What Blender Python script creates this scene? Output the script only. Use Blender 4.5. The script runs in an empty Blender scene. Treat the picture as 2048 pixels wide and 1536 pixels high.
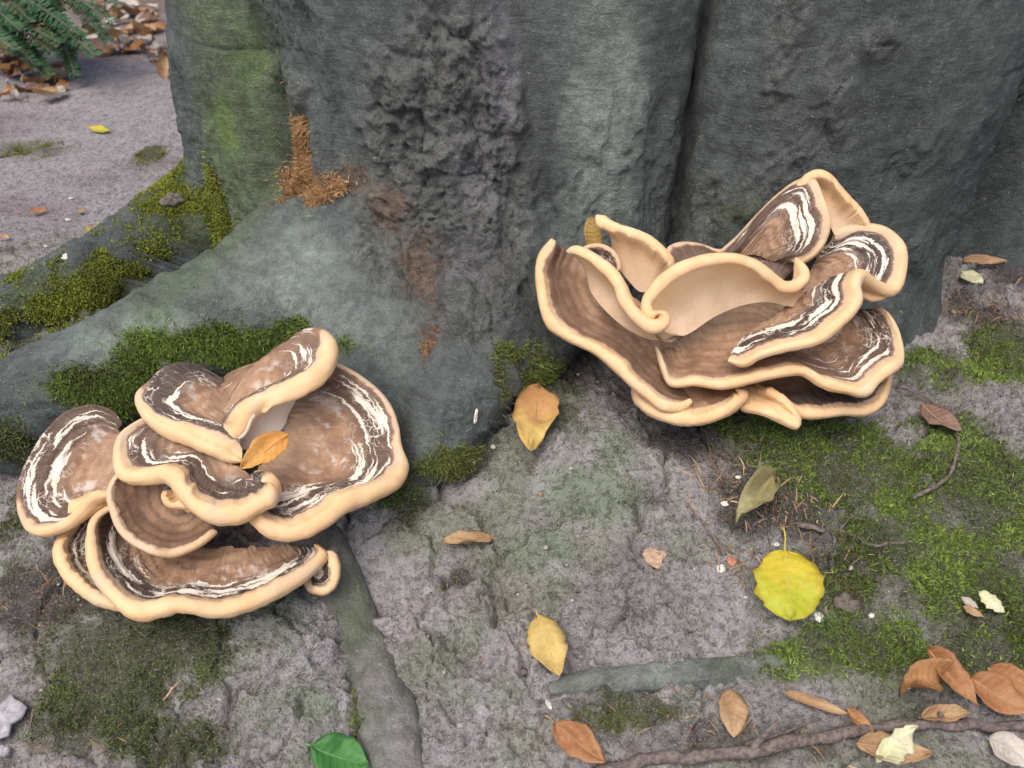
import bpy, math, random
import numpy as np
from mathutils import Vector

random.seed(7); RNG = np.random.default_rng(11)
scene = bpy.context.scene
COL = scene.collection

# ------------------------------------------------------------------ camera
PITCH, CAMH, HFOV = math.radians(35), 0.54, math.radians(60)
FPX = 1024 / math.tan(HFOV / 2)
CAM = np.array([0.0, 0.0, CAMH])
FWD = np.array([0, math.cos(PITCH), -math.sin(PITCH)])
UPV = np.array([0, math.sin(PITCH), math.cos(PITCH)])
RGT = np.array([1.0, 0, 0])
cd = bpy.data.cameras.new('camera'); cam = bpy.data.objects.new('camera', cd); COL.objects.link(cam)
cam.location = CAM; cam.rotation_euler = (math.pi / 2 - PITCH, 0, 0)
cd.sensor_width = 36; cd.angle = HFOV; cd.clip_start = 0.01; cd.clip_end = 400
cd.dof.use_dof = True; cd.dof.focus_distance = 0.86; cd.dof.aperture_fstop = 9
scene.camera = cam

# ------------------------------------------------------------------ light
w = bpy.data.worlds.new('World'); scene.world = w; w.use_nodes = True
nt = w.node_tree; bg = nt.nodes['Background']
sky = nt.nodes.new('ShaderNodeTexSky'); sky.sky_type = 'NISHITA'; sky.sun_disc = False
SUN_EL, SUN_AZ = math.radians(62), math.radians(205)     # azimuth clockwise from +Y
sky.sun_elevation = SUN_EL; sky.sun_rotation = SUN_AZ
sky.air_density = 1.0; sky.dust_density = 6.0; sky.ozone_density = 1.0
nt.links.new(sky.outputs[0], bg.inputs[0]); bg.inputs[1].default_value = 0.11
sd = bpy.data.lights.new('sun', 'SUN'); sun = bpy.data.objects.new('sun', sd); COL.objects.link(sun)
sd.energy = 1.5; sd.angle = math.radians(50); sd.color = (1.0, 0.94, 0.85)
sdir = Vector((math.sin(SUN_AZ) * math.cos(SUN_EL), math.cos(SUN_AZ) * math.cos(SUN_EL), math.sin(SUN_EL)))
sun.rotation_euler = sdir.to_track_quat('Z', 'Y').to_euler(); sun.location = (0, -2, 5)
vs = scene.view_settings
vs.view_transform = 'Standard'; vs.look = 'None'; vs.gamma = 1; vs.use_curve_mapping = False; vs.exposure = 0.55

# ------------------------------------------------------------------ numeric helpers
def _hash(ix, iy, iz, seed):
    h = (ix * 374761393 + iy * 668265263 + iz * 2147483647 + seed * 1274126177) & 0xffffffff
    h = ((h ^ (h >> 13)) * 1274126177) & 0xffffffff
    h = ((h ^ (h >> 16)) * 2246822519) & 0xffffffff
    return ((h ^ (h >> 15)) & 0xffffff) / 16777215.0
def vn(p, s=1.0, seed=0):
    q = np.asarray(p) * s; i = np.floor(q).astype(np.int64); f = q - i; f = f * f * (3 - 2 * f)
    o = 0
    for dx in (0, 1):
        wx = f[..., 0] if dx else 1 - f[..., 0]
        for dy in (0, 1):
            wy = f[..., 1] if dy else 1 - f[..., 1]
            for dz in (0, 1):
                wz = f[..., 2] if dz else 1 - f[..., 2]
                o = o + wx * wy * wz * _hash(i[..., 0] + dx, i[..., 1] + dy, i[..., 2] + dz, seed)
    return o * 2 - 1
def fbm(p, s=1.0, octs=4, seed=0, gain=.5):
    a, t, n = 1.0, 0, 0
    for k in range(octs):
        t = t + a * vn(p, s, seed + k * 17); n += a; a *= gain; s *= 2.03
    return t / n
def worley2(p, s, seed=0):
    """2-D cells: F2-F1 (0 on the borders between the cells) and a random value per cell."""
    q = p[..., :2] * s; i = np.floor(q).astype(np.int64)
    f1 = np.full(q.shape[:-1], 9.0); f2 = f1.copy(); cid = f1 * 0
    for dx in (-1, 0, 1):
        for dy in (-1, 0, 1):
            cx, cy = i[..., 0] + dx, i[..., 1] + dy
            px = cx + _hash(cx, cy, cx * 0 + 1, seed); py = cy + _hash(cx, cy, cx * 0 + 2, seed)
            d = np.hypot(px - q[..., 0], py - q[..., 1]); c = _hash(cx, cy, cx * 0 + 3, seed)
            near = d < f1
            f2 = np.where(near, f1, np.minimum(f2, d)); cid = np.where(near, c, cid); f1 = np.where(near, d, f1)
    return f2 - f1, cid
def sst(a, b, x):
    t = np.clip((x - a) / (b - a), 0, 1); return t * t * (3 - 2 * t)
def smin(a, b, k):
    h = np.clip(.5 + .5 * (b - a) / k, 0, 1); return b + (a - b) * h - k * h * (1 - h)
def nrm(v): return v / np.maximum(np.linalg.norm(v, axis=-1, keepdims=True), 1e-9)

def ray(px, py):
    px = np.asarray(px, float); py = np.asarray(py, float)
    return ((px - 1024) / FPX)[..., None] * RGT + ((768 - py) / FPX)[..., None] * UPV + FWD
def at(px, py, d): return CAM + ray(px, py) * np.asarray(d, float)[..., None]

# ------------------------------------------------------------------ shape of the ground
def ground0(x, y):
    t = .80 - y
    z = -.24 * np.log1p(np.exp(np.clip(t / .05, -40, 40))) * .05
    z = np.maximum(z, -.30 + 0 * z)
    z = z + .030 * np.exp(-(((x + .62) / .25) ** 2 + ((y - .95) / .18) ** 2))      # mossy hump left of the tree
    z = z + .020 * np.exp(-(((x - .42) / .22) ** 2 + ((y - .62) / .10) ** 2))      # mossy bank on the right
    z = z + .022 * np.exp(-(((x - .06) / .10) ** 2 + ((y - .66) / .09) ** 2))
    z = z - .020 * np.exp(-(((x + .12) / .05) ** 2 + ((y - .52) / .12) ** 2))
    z = z + .016 * np.exp(-(((x + .33) / .12) ** 2 + ((y - .46) / .10) ** 2))
    return z
def ground(x, y, fine=True):
    p = np.stack([x, y, x * 0], -1); near = np.exp(-(np.maximum(0, np.hypot(x, y - .8) - .9) / 1.2) ** 2)
    z = ground0(x, y) + .012 * fbm(p, 6, 3, 3) * (.4 + .6 * near)
    if fine:
        wp = p + .045 * np.stack([fbm(p, 13, 4, 31, .6), fbm(p, 13, 4, 47, .6), x * 0], -1)
        c, cid = worley2(wp, 13, 5); c2, cid2 = worley2(wp, 46, 9)
        path = sst(.95, 1.15, y)
        ter = fbm(wp, 26, 4, 81) * 5; ter = (np.floor(ter) + sst(0, .3, ter - np.floor(ter))) / 5
        lumpy = .35 + .65 * sst(-.25, .35, fbm(p, 8, 3, 85))
        z = z + near * (1 - .75 * path) * (.008 * (cid - .5) * sst(0, .05, c) - .016 * np.exp(-(c / .042) ** 2) * sst(-.25, .2, fbm(p, 10, 2, 99))
             + lumpy * (.0065 * (cid2 - .5) * sst(0, .16, c2) - .006 * np.exp(-(c2 / .11) ** 2) + .020 * ter + .0085 * fbm(p, 105, 4, 21, .6)))
    return z

# ------------------------------------------------------------------ shape of the tree foot (implicit surface)
AX = np.array([.15, 1.30])
COLUMNS = [(-.275, 1.085, .125, .03, .06), (-.06, 1.10, .235, .02, .10), (.098, 1.004, .140, .012, .06),
           (.338, 1.046, .203, .03, .05), (.72, 1.27, .235, .03, .07), (.15, 1.46, .45, .05, .2)]
def rp(*a): return [(at(px, py, d + r), r) for px, py, d, r in a]
FLARES = [rp((780, 460, .945, .10), (640, 540, .925, .085), (480, 620, .90, .070), (250, 735, .87, .060), (0, 845, .84, .055), (-280, 940, .82, .050)),
          rp((800, 560, .93, .10), (740, 680, .885, .075), (690, 790, .86, .06)),
          rp((980, 520, .94, .10), (945, 680, .885, .072), (905, 810, .845, .055), (885, 900, .84, .042)),
          rp((440, 400, 1.09, .06), (320, 470, 1.05, .050), (180, 560, 1.00, .045), (0, 650, .97, .04), (-250, 760, .94, .04)),
          rp((1640, 520, .985, .10), (1700, 640, .975, .05)),
          rp((1150, 560, .955, .06), (1060, 720, .93, .035))]
def seg(p, a, ra, b, rb):
    ab = b - a; t = np.clip(((p - a) @ ab) / (ab @ ab), 0, 1)
    return np.linalg.norm(p - a - t[..., None] * ab, axis=-1) - (ra + (rb - ra) * t)
def tree_sdf(p):
    z = p[..., 2]; d = None
    for i, (x, y, R, fa, fs) in enumerate(COLUMNS):
        rr = R + fa * np.exp(-np.maximum(z + .02, -.05) / fs) + .004 * np.sin(z * 9 + i * 2)
        xo = x + .012 * np.sin(z * 6 + i * 1.7) * (1 if i < 5 else 0)
        if i == 4: xo = xo + .10 * np.maximum(z - .02, 0)
        if i == 3: rr = rr + .05 * np.clip(z - .1, 0, .5)
        c = np.hypot(p[..., 0] - xo, p[..., 1] - y) - rr
        gr = (0, .010, .004, .022, .012, 0)[i]                # depth of the seam between neighbouring columns
        d = c if d is None else smin(d, c, (.01, .012, .02, .004, .006, .03)[i]) + gr * np.exp(-((d - c) / .008) ** 2)
    for fl in FLARES:
        f = None
        for (a, ra), (b, rb) in zip(fl[:-1], fl[1:]):
            s_ = seg(p, a, ra, b, rb); f = s_ if f is None else smin(f, s_, .01)
        d = smin(d, f, .035)
    return d
def scene_f(p): return np.minimum(tree_sdf(p), (p[..., 2] - ground(p[..., 0], p[..., 1], False)) * .8)
def cast(o, dr, n=70, tmax=8):
    t = np.zeros(o.shape[:-1])
    for _ in range(n): t = np.minimum(t + scene_f(o + dr * t[..., None]) * .85, tmax)
    return o + dr * t[..., None]
def normal_at(p, e=.004):
    g = [scene_f(p + np.eye(3)[k] * e) - scene_f(p - np.eye(3)[k] * e) for k in range(3)]
    return nrm(np.stack(g, -1))
GX, GY = np.arange(-340, 2400, 30.0), np.arange(-100, 1720, 30.0)
_gx, _gy = np.meshgrid(GX, GY); _d = nrm(ray(_gx, _gy))
_t = np.linalg.norm(cast(np.broadcast_to(CAM, _d.shape).copy(), _d, 60) - CAM, axis=-1)
_t = np.minimum.reduce([np.roll(np.roll(_t, a, 0), b, 1) for a in (-1, 0, 1) for b in (-1, 0, 1)])
def hit(px, py):
    """where the sight line through a picture point meets the tree or the ground"""
    px = np.atleast_1d(np.asarray(px, float)); py = np.atleast_1d(np.asarray(py, float))
    i = np.clip(np.round((px - GX[0]) / 30).astype(int), 1, len(GX) - 2); j = np.clip(np.round((py - GY[0]) / 30).astype(int), 1, len(GY) - 2)
    dr = nrm(ray(px, py)); return cast(CAM + dr * (_t[j, i] * .97)[:, None], dr, 22)
class Spot:
    """an ellipse lying on the surface: centre, tangent frame and radii in metres"""
    def __init__(s, c, n, px, py, rx, ry, w=1.0, rot=0):
        s.c = c; s.n = n; s.w = w
        d = (s.c - CAM) @ FWD; vdir = nrm(s.c - CAM); f = max(.4, abs(s.n @ vdir))
        r = math.radians(rot); im = RGT * math.cos(r) - UPV * math.sin(r)
        s.t1 = nrm(im - s.n * (im @ s.n)); s.t2 = np.cross(s.n, s.t1)
        s.rx = rx * d / FPX; s.ry = ry * d / FPX / f
    def mask(s, p, wob=0.0):
        q = p - s.c; a = (q @ s.t1) / s.rx; b = (q @ s.t2) / s.ry; c = (q @ s.n) / max(s.rx, s.ry, .05)
        return s.w * np.exp(-np.maximum(a * a + b * b + c * c * .5 + wob, 0))
def mk(*lst):
    c = hit([a[0] for a in lst], [a[1] for a in lst]); n = normal_at(c)
    return [Spot(c[i], n[i], *a) for i, a in enumerate(lst)]
def spots(p, lst, wob=0.0):
    m = np.zeros(p.shape[:-1])
    for s in lst: m = np.maximum(m, s.mask(p, wob))
    return m

# ------------------------------------------------------------------ object helpers
def tag(o, label=None, cat=None, group=None, kind=None):
    if label: o['label'] = label
    if cat: o['category'] = cat
    if group: o['group'] = group
    if kind: o['kind'] = kind
    return o
def link(name, me, mat=None, parent=None):
    o = bpy.data.objects.new(name, me); COL.objects.link(o)
    if mat is not None and me is not None and not me.materials: me.materials.append(mat)
    if parent is not None: o.parent = parent; o.matrix_parent_inverse = parent.matrix_world.inverted()
    return o
def empty(name, loc):
    o = bpy.data.objects.new(name, None); COL.objects.link(o); o.location = loc; o.empty_display_size = .02
    o.matrix_world.translation = Vector(loc); return o
def np_mesh(name, v, faces, attrs=None, smooth=True):
    v = np.asarray(v, np.float32); faces = np.asarray(faces, np.int32); k = faces.shape[1]
    me = bpy.data.meshes.new(name); me.vertices.add(len(v)); me.vertices.foreach_set('co', v.ravel())
    me.loops.add(faces.size); me.loops.foreach_set('vertex_index', faces.ravel())
    me.polygons.add(len(faces)); me.polygons.foreach_set('loop_start', np.arange(0, faces.size, k, dtype=np.int32))
    me.polygons.foreach_set('loop_total', np.full(len(faces), k, np.int32))
    me.update(calc_edges=True)
    if smooth: me.polygons.foreach_set('use_smooth', np.ones(len(faces), bool))
    for nme, a in (attrs or {}).items():
        a = np.asarray(a, np.float32)
        if a.ndim == 1:
            at_ = me.attributes.new(nme, 'FLOAT', 'POINT'); at_.data.foreach_set('value', a)
        else:
            if a.shape[1] == 3: a = np.concatenate([a, np.ones((len(a), 1), np.float32)], 1)
            at_ = me.attributes.new(nme, 'FLOAT_COLOR', 'POINT'); at_.data.foreach_set('color', a.ravel())
    me.update(); return me
def grid_faces(nr, nc, wrap=False):
    i = np.arange(nr - 1)[:, None]; j = np.arange(nc if wrap else nc - 1)[None]; j2 = (j + 1) % nc
    return np.stack([i * nc + j, i * nc + j2, (i + 1) * nc + j2, (i + 1) * nc + j], -1).reshape(-1, 4)
def lerp(a, b, t): return a + (b - a) * t
def mixc(c, d, m): return c + (np.asarray(d) - c) * np.clip(m, 0, 1)[..., None]
def spline(P, n):
    """Catmull-Rom through P, n points equally spaced along it"""
    P = np.asarray(P, float)
    if len(P) == 2: dense = P[0] + (P[1] - P[0]) * np.linspace(0, 1, 60)[:, None]
    else:
        Q = np.vstack([2 * P[0] - P[1], P, 2 * P[-1] - P[-2]]); out = []
        t = np.linspace(0, 1, 24, endpoint=False)[:, None]
        for i in range(1, len(Q) - 2):
            a, b, c, d = Q[i - 1:i + 3]
            out.append(.5 * (2 * b + (c - a) * t + (2 * a - 5 * b + 4 * c - d) * t ** 2 + (3 * b - a - 3 * c + d) * t ** 3))
        dense = np.vstack(out + [P[-1:]])
    s = np.concatenate([[0], np.cumsum(np.linalg.norm(np.diff(dense, axis=0), axis=1))])
    x = np.linspace(0, s[-1], n)
    return np.stack([np.interp(x, s, dense[:, k]) for k in range(dense.shape[1])], -1)
def tube(path, rad, nseg=8, jit=0.0, seed=0, cap=True):
    path = np.asarray(path, float); n = len(path); rad = np.broadcast_to(np.asarray(rad, float), (n,))
    T = nrm(np.gradient(path, axis=0)); ref = np.array([0.13, .21, 1.0]); A = nrm(np.cross(T, ref)); B = np.cross(T, A)
    th = np.linspace(0, 2 * math.pi, nseg, endpoint=False)
    V = path[:, None] + rad[:, None, None] * (np.cos(th)[None, :, None] * A[:, None] + np.sin(th)[None, :, None] * B[:, None])
    if jit: V = V + (jit * rad[:, None] * fbm(V, .5 / max(rad.mean(), 1e-4), 2, seed))[..., None] * nrm(V - path[:, None])
    V = V.reshape(-1, 3); F = grid_faces(n, nseg, True)
    if cap:
        V = np.vstack([V, path[:1] - T[:1] * rad[0] * .4, path[-1:] + T[-1:] * rad[-1] * .4]); a = n * nseg; L = (n - 1) * nseg
        j = np.arange(nseg); k = (j + 1) % nseg
        F = np.vstack([F, np.stack([np.full(nseg, a), k, j, j], -1)[:, [0, 1, 2, 2]], np.stack([np.full(nseg, a + 1), L + j, L + k, L + k], -1)])
    return V, F
def poly_mesh(name, V, F, attrs=None):
    """faces whose last two indices agree are triangles"""
    F = np.asarray(F)
    if (F[:, 2] == F[:, 3]).any():
        me = bpy.data.meshes.new(name)
        me.from_pydata([tuple(v) for v in V], [], [tuple(f[:3]) if f[2] == f[3] else tuple(f) for f in F.tolist()])
        me.polygons.foreach_set('use_smooth', np.ones(len(me.polygons), bool))
        for nme, a in (attrs or {}).items():
            q = me.attributes.new(nme, 'FLOAT', 'POINT'); q.data.foreach_set('value', np.asarray(a, np.float32))
        me.update(); return me
    return np_mesh(name, V, F, attrs)

# ------------------------------------------------------------------ material helper
class G:
    def __init__(s, name):
        s.m = bpy.data.materials.new(name); s.m.use_nodes = True; s.t = s.m.node_tree
        s.b = s.t.nodes['Principled BSDF']; s.b.inputs['Roughness'].default_value = .8
        s.b.inputs['Specular IOR Level'].default_value = .3
    def n(s, typ, **kw):
        x = s.t.nodes.new('ShaderNode' + typ)
        for k, v in kw.items(): setattr(x, k, v)
        return x
    def put(s, sock, v):
        if isinstance(v, bpy.types.NodeSocket): s.t.links.new(v, sock)
        elif isinstance(v, (tuple, list)) and sock.type == 'RGBA' and len(v) == 3: sock.default_value = (*v, 1)
        else: sock.default_value = v
    def math(s, op, a, b=0.0, c=None, clamp=False):
        x = s.n('Math', operation=op, use_clamp=clamp); s.put(x.inputs[0], a); s.put(x.inputs[1], b)
        if c is not None: s.put(x.inputs[2], c)
        return x.outputs[0]
    def mix(s, f, a, b, mode='MIX'):
        x = s.n('Mix', data_type='RGBA', blend_type=mode); x.clamp_factor = True
        s.put(x.inputs[0], f); s.put(x.inputs[6], a); s.put(x.inputs[7], b); return x.outputs[2]
    def attr(s, name, out=2): return s.n('Attribute', attribute_name=name).outputs[out]
    def attrc(s, name): return s.attr(name, 0)
    def obj(s): return s.n('TexCoord').outputs['Object']
    def xyz(s, x, y, z=0.0):
        c = s.n('CombineXYZ'); s.put(c.inputs[0], x); s.put(c.inputs[1], y); s.put(c.inputs[2], z); return c.outputs[0]
    def map(s, v, sc):
        m = s.n('Mapping'); s.put(m.inputs[0], v); m.inputs['Scale'].default_value = sc; return m.outputs[0]
    def noise(s, v, sc, det=4, rough=.55, dist=0.0):
        x = s.n('TexNoise'); s.put(x.inputs['Vector'], v); x.inputs['Scale'].default_value = sc
        x.inputs['Detail'].default_value = det; x.inputs['Roughness'].default_value = rough; x.inputs['Distortion'].default_value = dist
        return x.outputs[0]
    def vor(s, v, sc, feat='F1', out=0):
        x = s.n('TexVoronoi', feature=feat); s.put(x.inputs['Vector'], v); x.inputs['Scale'].default_value = sc; return x.outputs[out]
    def step(s, x, a, b, lo=0.0, hi=1.0):
        m = s.n('MapRange', interpolation_type='SMOOTHSTEP'); s.put(m.inputs[0], x); s.put(m.inputs[1], a); s.put(m.inputs[2], b)
        s.put(m.inputs[3], lo); s.put(m.inputs[4], hi); return m.outputs[0]
    def bump(s, h, strength, dist):
        x = s.n('Bump'); x.inputs['Strength'].default_value = strength; x.inputs['Distance'].default_value = dist
        s.put(x.inputs['Height'], h); s.t.links.new(x.outputs[0], s.b.inputs['Normal']); return x
    def done(s, col, rough=None):
        s.put(s.b.inputs['Base Color'], col)
        if rough is not None: s.put(s.b.inputs['Roughness'], rough)
        return s.m

def mat_bark():
    g = G('beech_bark'); o = g.obj(); c = g.attrc('col'); rgh = g.attr('rough')
    hz = g.noise(g.map(o, (70, 70, 420)), 1, 4, .6)                  # fine level striation of beech bark
    vt = g.noise(g.map(o, (300, 300, 60)), 1, 4, .65)                # short upright pits
    fine = g.noise(o, 620, 4, .75); mid = g.noise(o, 75, 6, .68); big = g.noise(o, 16, 5, .65)
    c = g.mix(g.math('MULTIPLY', g.step(big, .38, .62, 1, 0), .45), c, (.52, .52, .52), 'MULTIPLY')
    c = g.mix(g.math('MULTIPLY', g.step(mid, .40, .60, 1, 0), .55), c, (.45, .45, .46), 'MULTIPLY')
    c = g.mix(g.math('MULTIPLY', g.step(fine, .40, .60, 1, 0), .40), c, (.4, .4, .4), 'MULTIPLY')
    c = g.mix(g.math('MULTIPLY', g.step(fine, .56, .72), .45), c, (.36, .40, .37))
    c = g.mix(g.math('MULTIPLY', g.step(hz, .55, .70), .16), c, (.36, .39, .37))
    sp = g.step(g.vor(o, 130), .13, .05); gate = g.step(g.noise(o, 30, 3), .50, .60)
    c = g.mix(g.math('MULTIPLY', g.math('MULTIPLY', sp, gate), .7), c, (.60, .62, .58))      # pale specks: lichen, and small glints put into the colour
    h = g.math('ADD', g.math('MULTIPLY', hz, .30), g.math('MULTIPLY', fine, .50))
    h = g.math('ADD', h, g.math('ADD', g.math('MULTIPLY', vt, .55), g.math('MULTIPLY', mid, 1.0)))
    h = g.math('ADD', h, g.math('MULTIPLY', g.math('MULTIPLY', g.noise(o, 170, 6, .7), rgh), 1.8))
    g.bump(h, 1.0, .006); return g.done(c, .7)
def mat_soil():
    g = G('soil'); o = g.obj(); c = g.attrc('col')
    f0 = g.noise(o, 42, 6, .7); f1 = g.noise(o, 150, 6, .72); f2 = g.noise(o, 560, 4, .75); grain = g.vor(o, 380, 'F1')
    c = g.mix(g.math('MULTIPLY', g.step(f0, .36, .56, 1, 0), .5), c, (.50, .47, .45), 'MULTIPLY')
    c = g.mix(g.math('MULTIPLY', g.step(f1, .40, .52, 1, 0), .70), c, (.36, .33, .32), 'MULTIPLY')
    c = g.mix(g.math('MULTIPLY', g.step(f2, .54, .64), .5), c, (.72, .70, .70))
    bits = g.step(g.vor(o, 230, 'F1'), .26, .12); gate = g.step(g.noise(o, 45, 3), .48, .58)
    c = g.mix(g.math('MULTIPLY', g.math('MULTIPLY', bits, gate), .6), c, (.08, .068, .06))
    h = g.math('ADD', f1, g.math('MULTIPLY', f2, .45)); h = g.math('ADD', h, g.math('ADD', g.math('MULTIPLY', grain, .35), g.math('MULTIPLY', f0, 1.2)))
    g.bump(h, 1.0, .009); return g.done(c, .92)
def mat_cap():
    g = G('mushroom_cap'); e = g.attr('e'); v = g.attr('v'); side = g.attr('side'); wa = g.attr('wamt'); cw = g.attr('cw'); dk = g.attr('dk'); uu = g.attr('u')
    ev = g.xyz(e, v, g.attr('sd')); o = g.obj()
    wob = g.math('MULTIPLY', g.math('SUBTRACT', g.noise(g.map(ev, (30, 70, 1)), 1, 4, .6), .5), .008)
    jag = g.math('MULTIPLY', g.math('SUBTRACT', g.noise(g.map(ev, (220, 420, 1)), 1, 3, .6), .5), .0035)
    e2 = g.math('ADD', e, g.math('ADD', wob, jag)); q = g.math('SUBTRACT', e2, cw)       # metres inward from the pale margin
    fib = g.noise(g.map(ev, (55, 900, 1)), 1, 4, .6); blot = g.noise(o, 55, 4, .6)
    inner = g.mix(g.step(blot, .35, .7), (.27, .155, .098), (.45, .285, .185))
    inner = g.mix(g.step(uu, .0, .45), g.mix(.5, inner, (.50, .36, .25)), inner)
    ring = g.math('SINE', g.math('MULTIPLY', e2, 560)); inner = g.mix(g.math('MULTIPLY', g.step(ring, -.2, .9), g.math('MULTIPLY', g.attr('rings'), .5)), inner, (.115, .075, .055))
    inner = g.mix(g.math('MULTIPLY', g.step(fib, .45, .70), .24), inner, (.12, .078, .058))
    bl = g.noise(g.map(ev, (60, 45, 1)), 1, 5, .65)
    bloom = g.math('MULTIPLY', g.math('MULTIPLY', g.step(bl, .52, .66), g.step(wa, .3, .8)), g.math('MULTIPLY', g.step(uu, .15, .35), g.step(uu, .75, .55)))
    inner = g.mix(g.math('MULTIPLY', bloom, .65), inner, (.66, .60, .57))                # pale bloom on the skin
    dark = g.mix(g.step(fib, .38, .66), (.045, .032, .030), (.135, .098, .084))
    dzone = g.math('MULTIPLY', g.step(q, -.001, .004), g.step(q, .022, .052, 1, 0)); dzone = g.math('MULTIPLY', dzone, dk)
    top = g.mix(dzone, inner, dark)
    # torn concentric flakes that show white flesh
    st = g.noise(g.map(g.xyz(e2, v, g.attr('sd')), (165, 13, 1)), 1, 3, .55, .25)
    win = g.math('MULTIPLY', g.step(q, .0005, .004), g.step(q, .026, .060, 1, 0))
    thr = g.math('SUBTRACT', .74, g.math('MULTIPLY', g.math('MULTIPLY', wa, win), .235))
    white = g.step(st, thr, g.math('ADD', thr, .035))
    vj = g.math('ADD', v, g.math('MULTIPLY', g.math('SUBTRACT', g.noise(ev, 420, 3, .7), .5), .006))
    vo = g.vor(g.map(g.xyz(g.math('ADD', e2, jag), vj, g.attr('sd')), (230, 110, 1)), 1, 'DISTANCE_TO_EDGE')
    ck = g.math('MULTIPLY', g.step(vo, .085, .03), g.math('MULTIPLY', g.step(wa, .7, 1.0), g.step(g.noise(ev, 40, 2), .50, .62)))
    white = g.math('MAXIMUM', white, g.math('MULTIPLY', ck, g.math('MULTIPLY', win, .9)))
    white = g.math('MULTIPLY', white, g.step(wa, 0.02, .12))
    top = g.mix(white, top, g.mix(fib, (.62, .54, .45), (.92, .86, .78)))
    cream = g.mix(g.step(g.noise(o, 40, 3), .3, .7), (.70, .455, .245), (.76, .54, .325)); cream = g.mix(g.math('MULTIPLY', g.step(g.noise(o, 13, 3), .52, .68), .5), cream, (.52, .46, .39))
    cream = g.mix(g.math('MULTIPLY', g.step(g.noise(o, 300, 3, .7), .45, .75), .22), cream, (.62, .42, .24))
    grey = g.mix(.5, (.44, .37, .32), cream)
    mg = g.step(q, -.007, -.0015); cm = g.mix(mg, cream, grey); top = g.mix(g.step(q, -.001, .0012), cm, top)
    under = g.mix(g.step(e, .004, .05), cream, g.mix(g.step(blot, .3, .7), (.56, .40, .27), (.66, .50, .36)))
    under = g.mix(g.math('MULTIPLY', g.step(fib, .5, .75), .15), under, (.45, .31, .2))
    under = g.mix(g.attr('pale'), under, (.74, .68, .62))
    col = g.mix(side, under, top)
    h = g.math('ADD', g.math('MULTIPLY', g.noise(o, 500, 3, .6), .25), g.math('MULTIPLY', g.math('MULTIPLY', white, -.8), side))
    h = g.math('ADD', h, g.math('MULTIPLY', g.math('MULTIPLY', fib, side), .5))
    g.bump(h, .55, .0022)
    g.b.inputs['Subsurface Weight'].default_value = .12; g.b.inputs['Subsurface Radius'].default_value = (1, .5, .25); g.b.inputs['Subsurface Scale'].default_value = .006
    return g.done(col, .62)
def mat_vcol(name, rough=.7, sc=300, amt=.35, trans=0.0):
    g = G(name); c = g.attrc('col'); o = g.obj(); f = g.noise(o, sc, 4, .65)
    c = g.mix(g.math('MULTIPLY', g.step(f, .35, .68, 1, 0), amt), c, (.25, .22, .2), 'MULTIPLY')
    g.bump(f, .5, .001)
    return g.done(c, rough)
def mat_plain(name, c1, c2, sc=80, rough=.75, bump=.001):
    g = G(name); o = g.obj(); f = g.noise(o, sc, 5, .65); g.bump(f, .6, bump)
    return g.done(g.mix(g.step(f, .32, .68), c1, c2), rough)
def mat_leaf(name, ca, cb, cs, vein=(.5, .36, .16), spots_=.3, rough=.5):
    g = G(name); t = g.attr('lt'); s = g.attr('ls'); o = g.obj(); a = g.math('ABSOLUTE', s)
    n1 = g.noise(o, 60, 4, .6); n2 = g.noise(o, 300, 3, .65)
    c = g.mix(g.step(g.math('ADD', t, g.math('MULTIPLY', g.math('SUBTRACT', n1, .5), 1.2)), .25, .75), ca, cb)
    c = g.mix(g.math('MULTIPLY', g.step(g.noise(o, 110, 5, .7), .50, .66), spots_), c, cs)
    c = g.mix(g.math('MULTIPLY', g.step(n2, .50, .70), spots_), c, cs)
    c = g.mix(g.math('MULTIPLY', g.step(g.math('ADD', a, g.math('MULTIPLY', n1, .5)), 1.0, 1.4), .6), c, cs)
    lat = g.math('SINE', g.math('MULTIPLY', g.math('SUBTRACT', t, g.math('MULTIPLY', a, .16)), 50))
    vl = g.math('MAXIMUM', g.step(lat, .90, .99), g.step(a, .06, .02))
    c = g.mix(g.math('MULTIPLY', vl, .22), c, vein)
    h = g.math('ADD', g.math('MULTIPLY', lat, .25), g.math('MULTIPLY', n2, .4)); g.bump(h, .55, .001)
    tr = g.n('BsdfTranslucent'); g.put(tr.inputs[0], c); ms = g.n('MixShader'); ms.inputs[0].default_value = .22
    g.t.links.new(g.b.outputs[0], ms.inputs[1]); g.t.links.new(tr.outputs[0], ms.inputs[2])
    g.t.links.new(ms.outputs[0], g.t.nodes['Material Output'].inputs[0])
    return g.done(c, rough)

M_BARK, M_SOIL, M_CAP = mat_bark(), mat_soil(), mat_cap()
M_MOSS = mat_vcol('moss', .75, 200, .2)
M_CORE = mat_plain('mushroom_core', (.035, .026, .022), (.22, .17, .13), 60, .85, .004)
M_TWIG = mat_plain('twig_bark', (.075, .058, .056), (.20, .165, .155), 260, .75, .0012)
M_CHIP = mat_plain('bark_chip', (.28, .18, .12), (.52, .38, .28), 240, .8, .0015)
M_GREYCHIP = mat_plain('grey_bark_piece', (.09, .075, .07), (.19, .165, .15), 200, .85, .0015)
M_WHITE = mat_plain('white_fragment', (.42, .42, .38), (.72, .72, .66), 200, .6)
M_STONE = mat_plain('pale_stone', (.26, .25, .28), (.46, .45, .50), 120, .8)
M_LITTER = mat_vcol('litter', .85, 300, .3)

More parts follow.
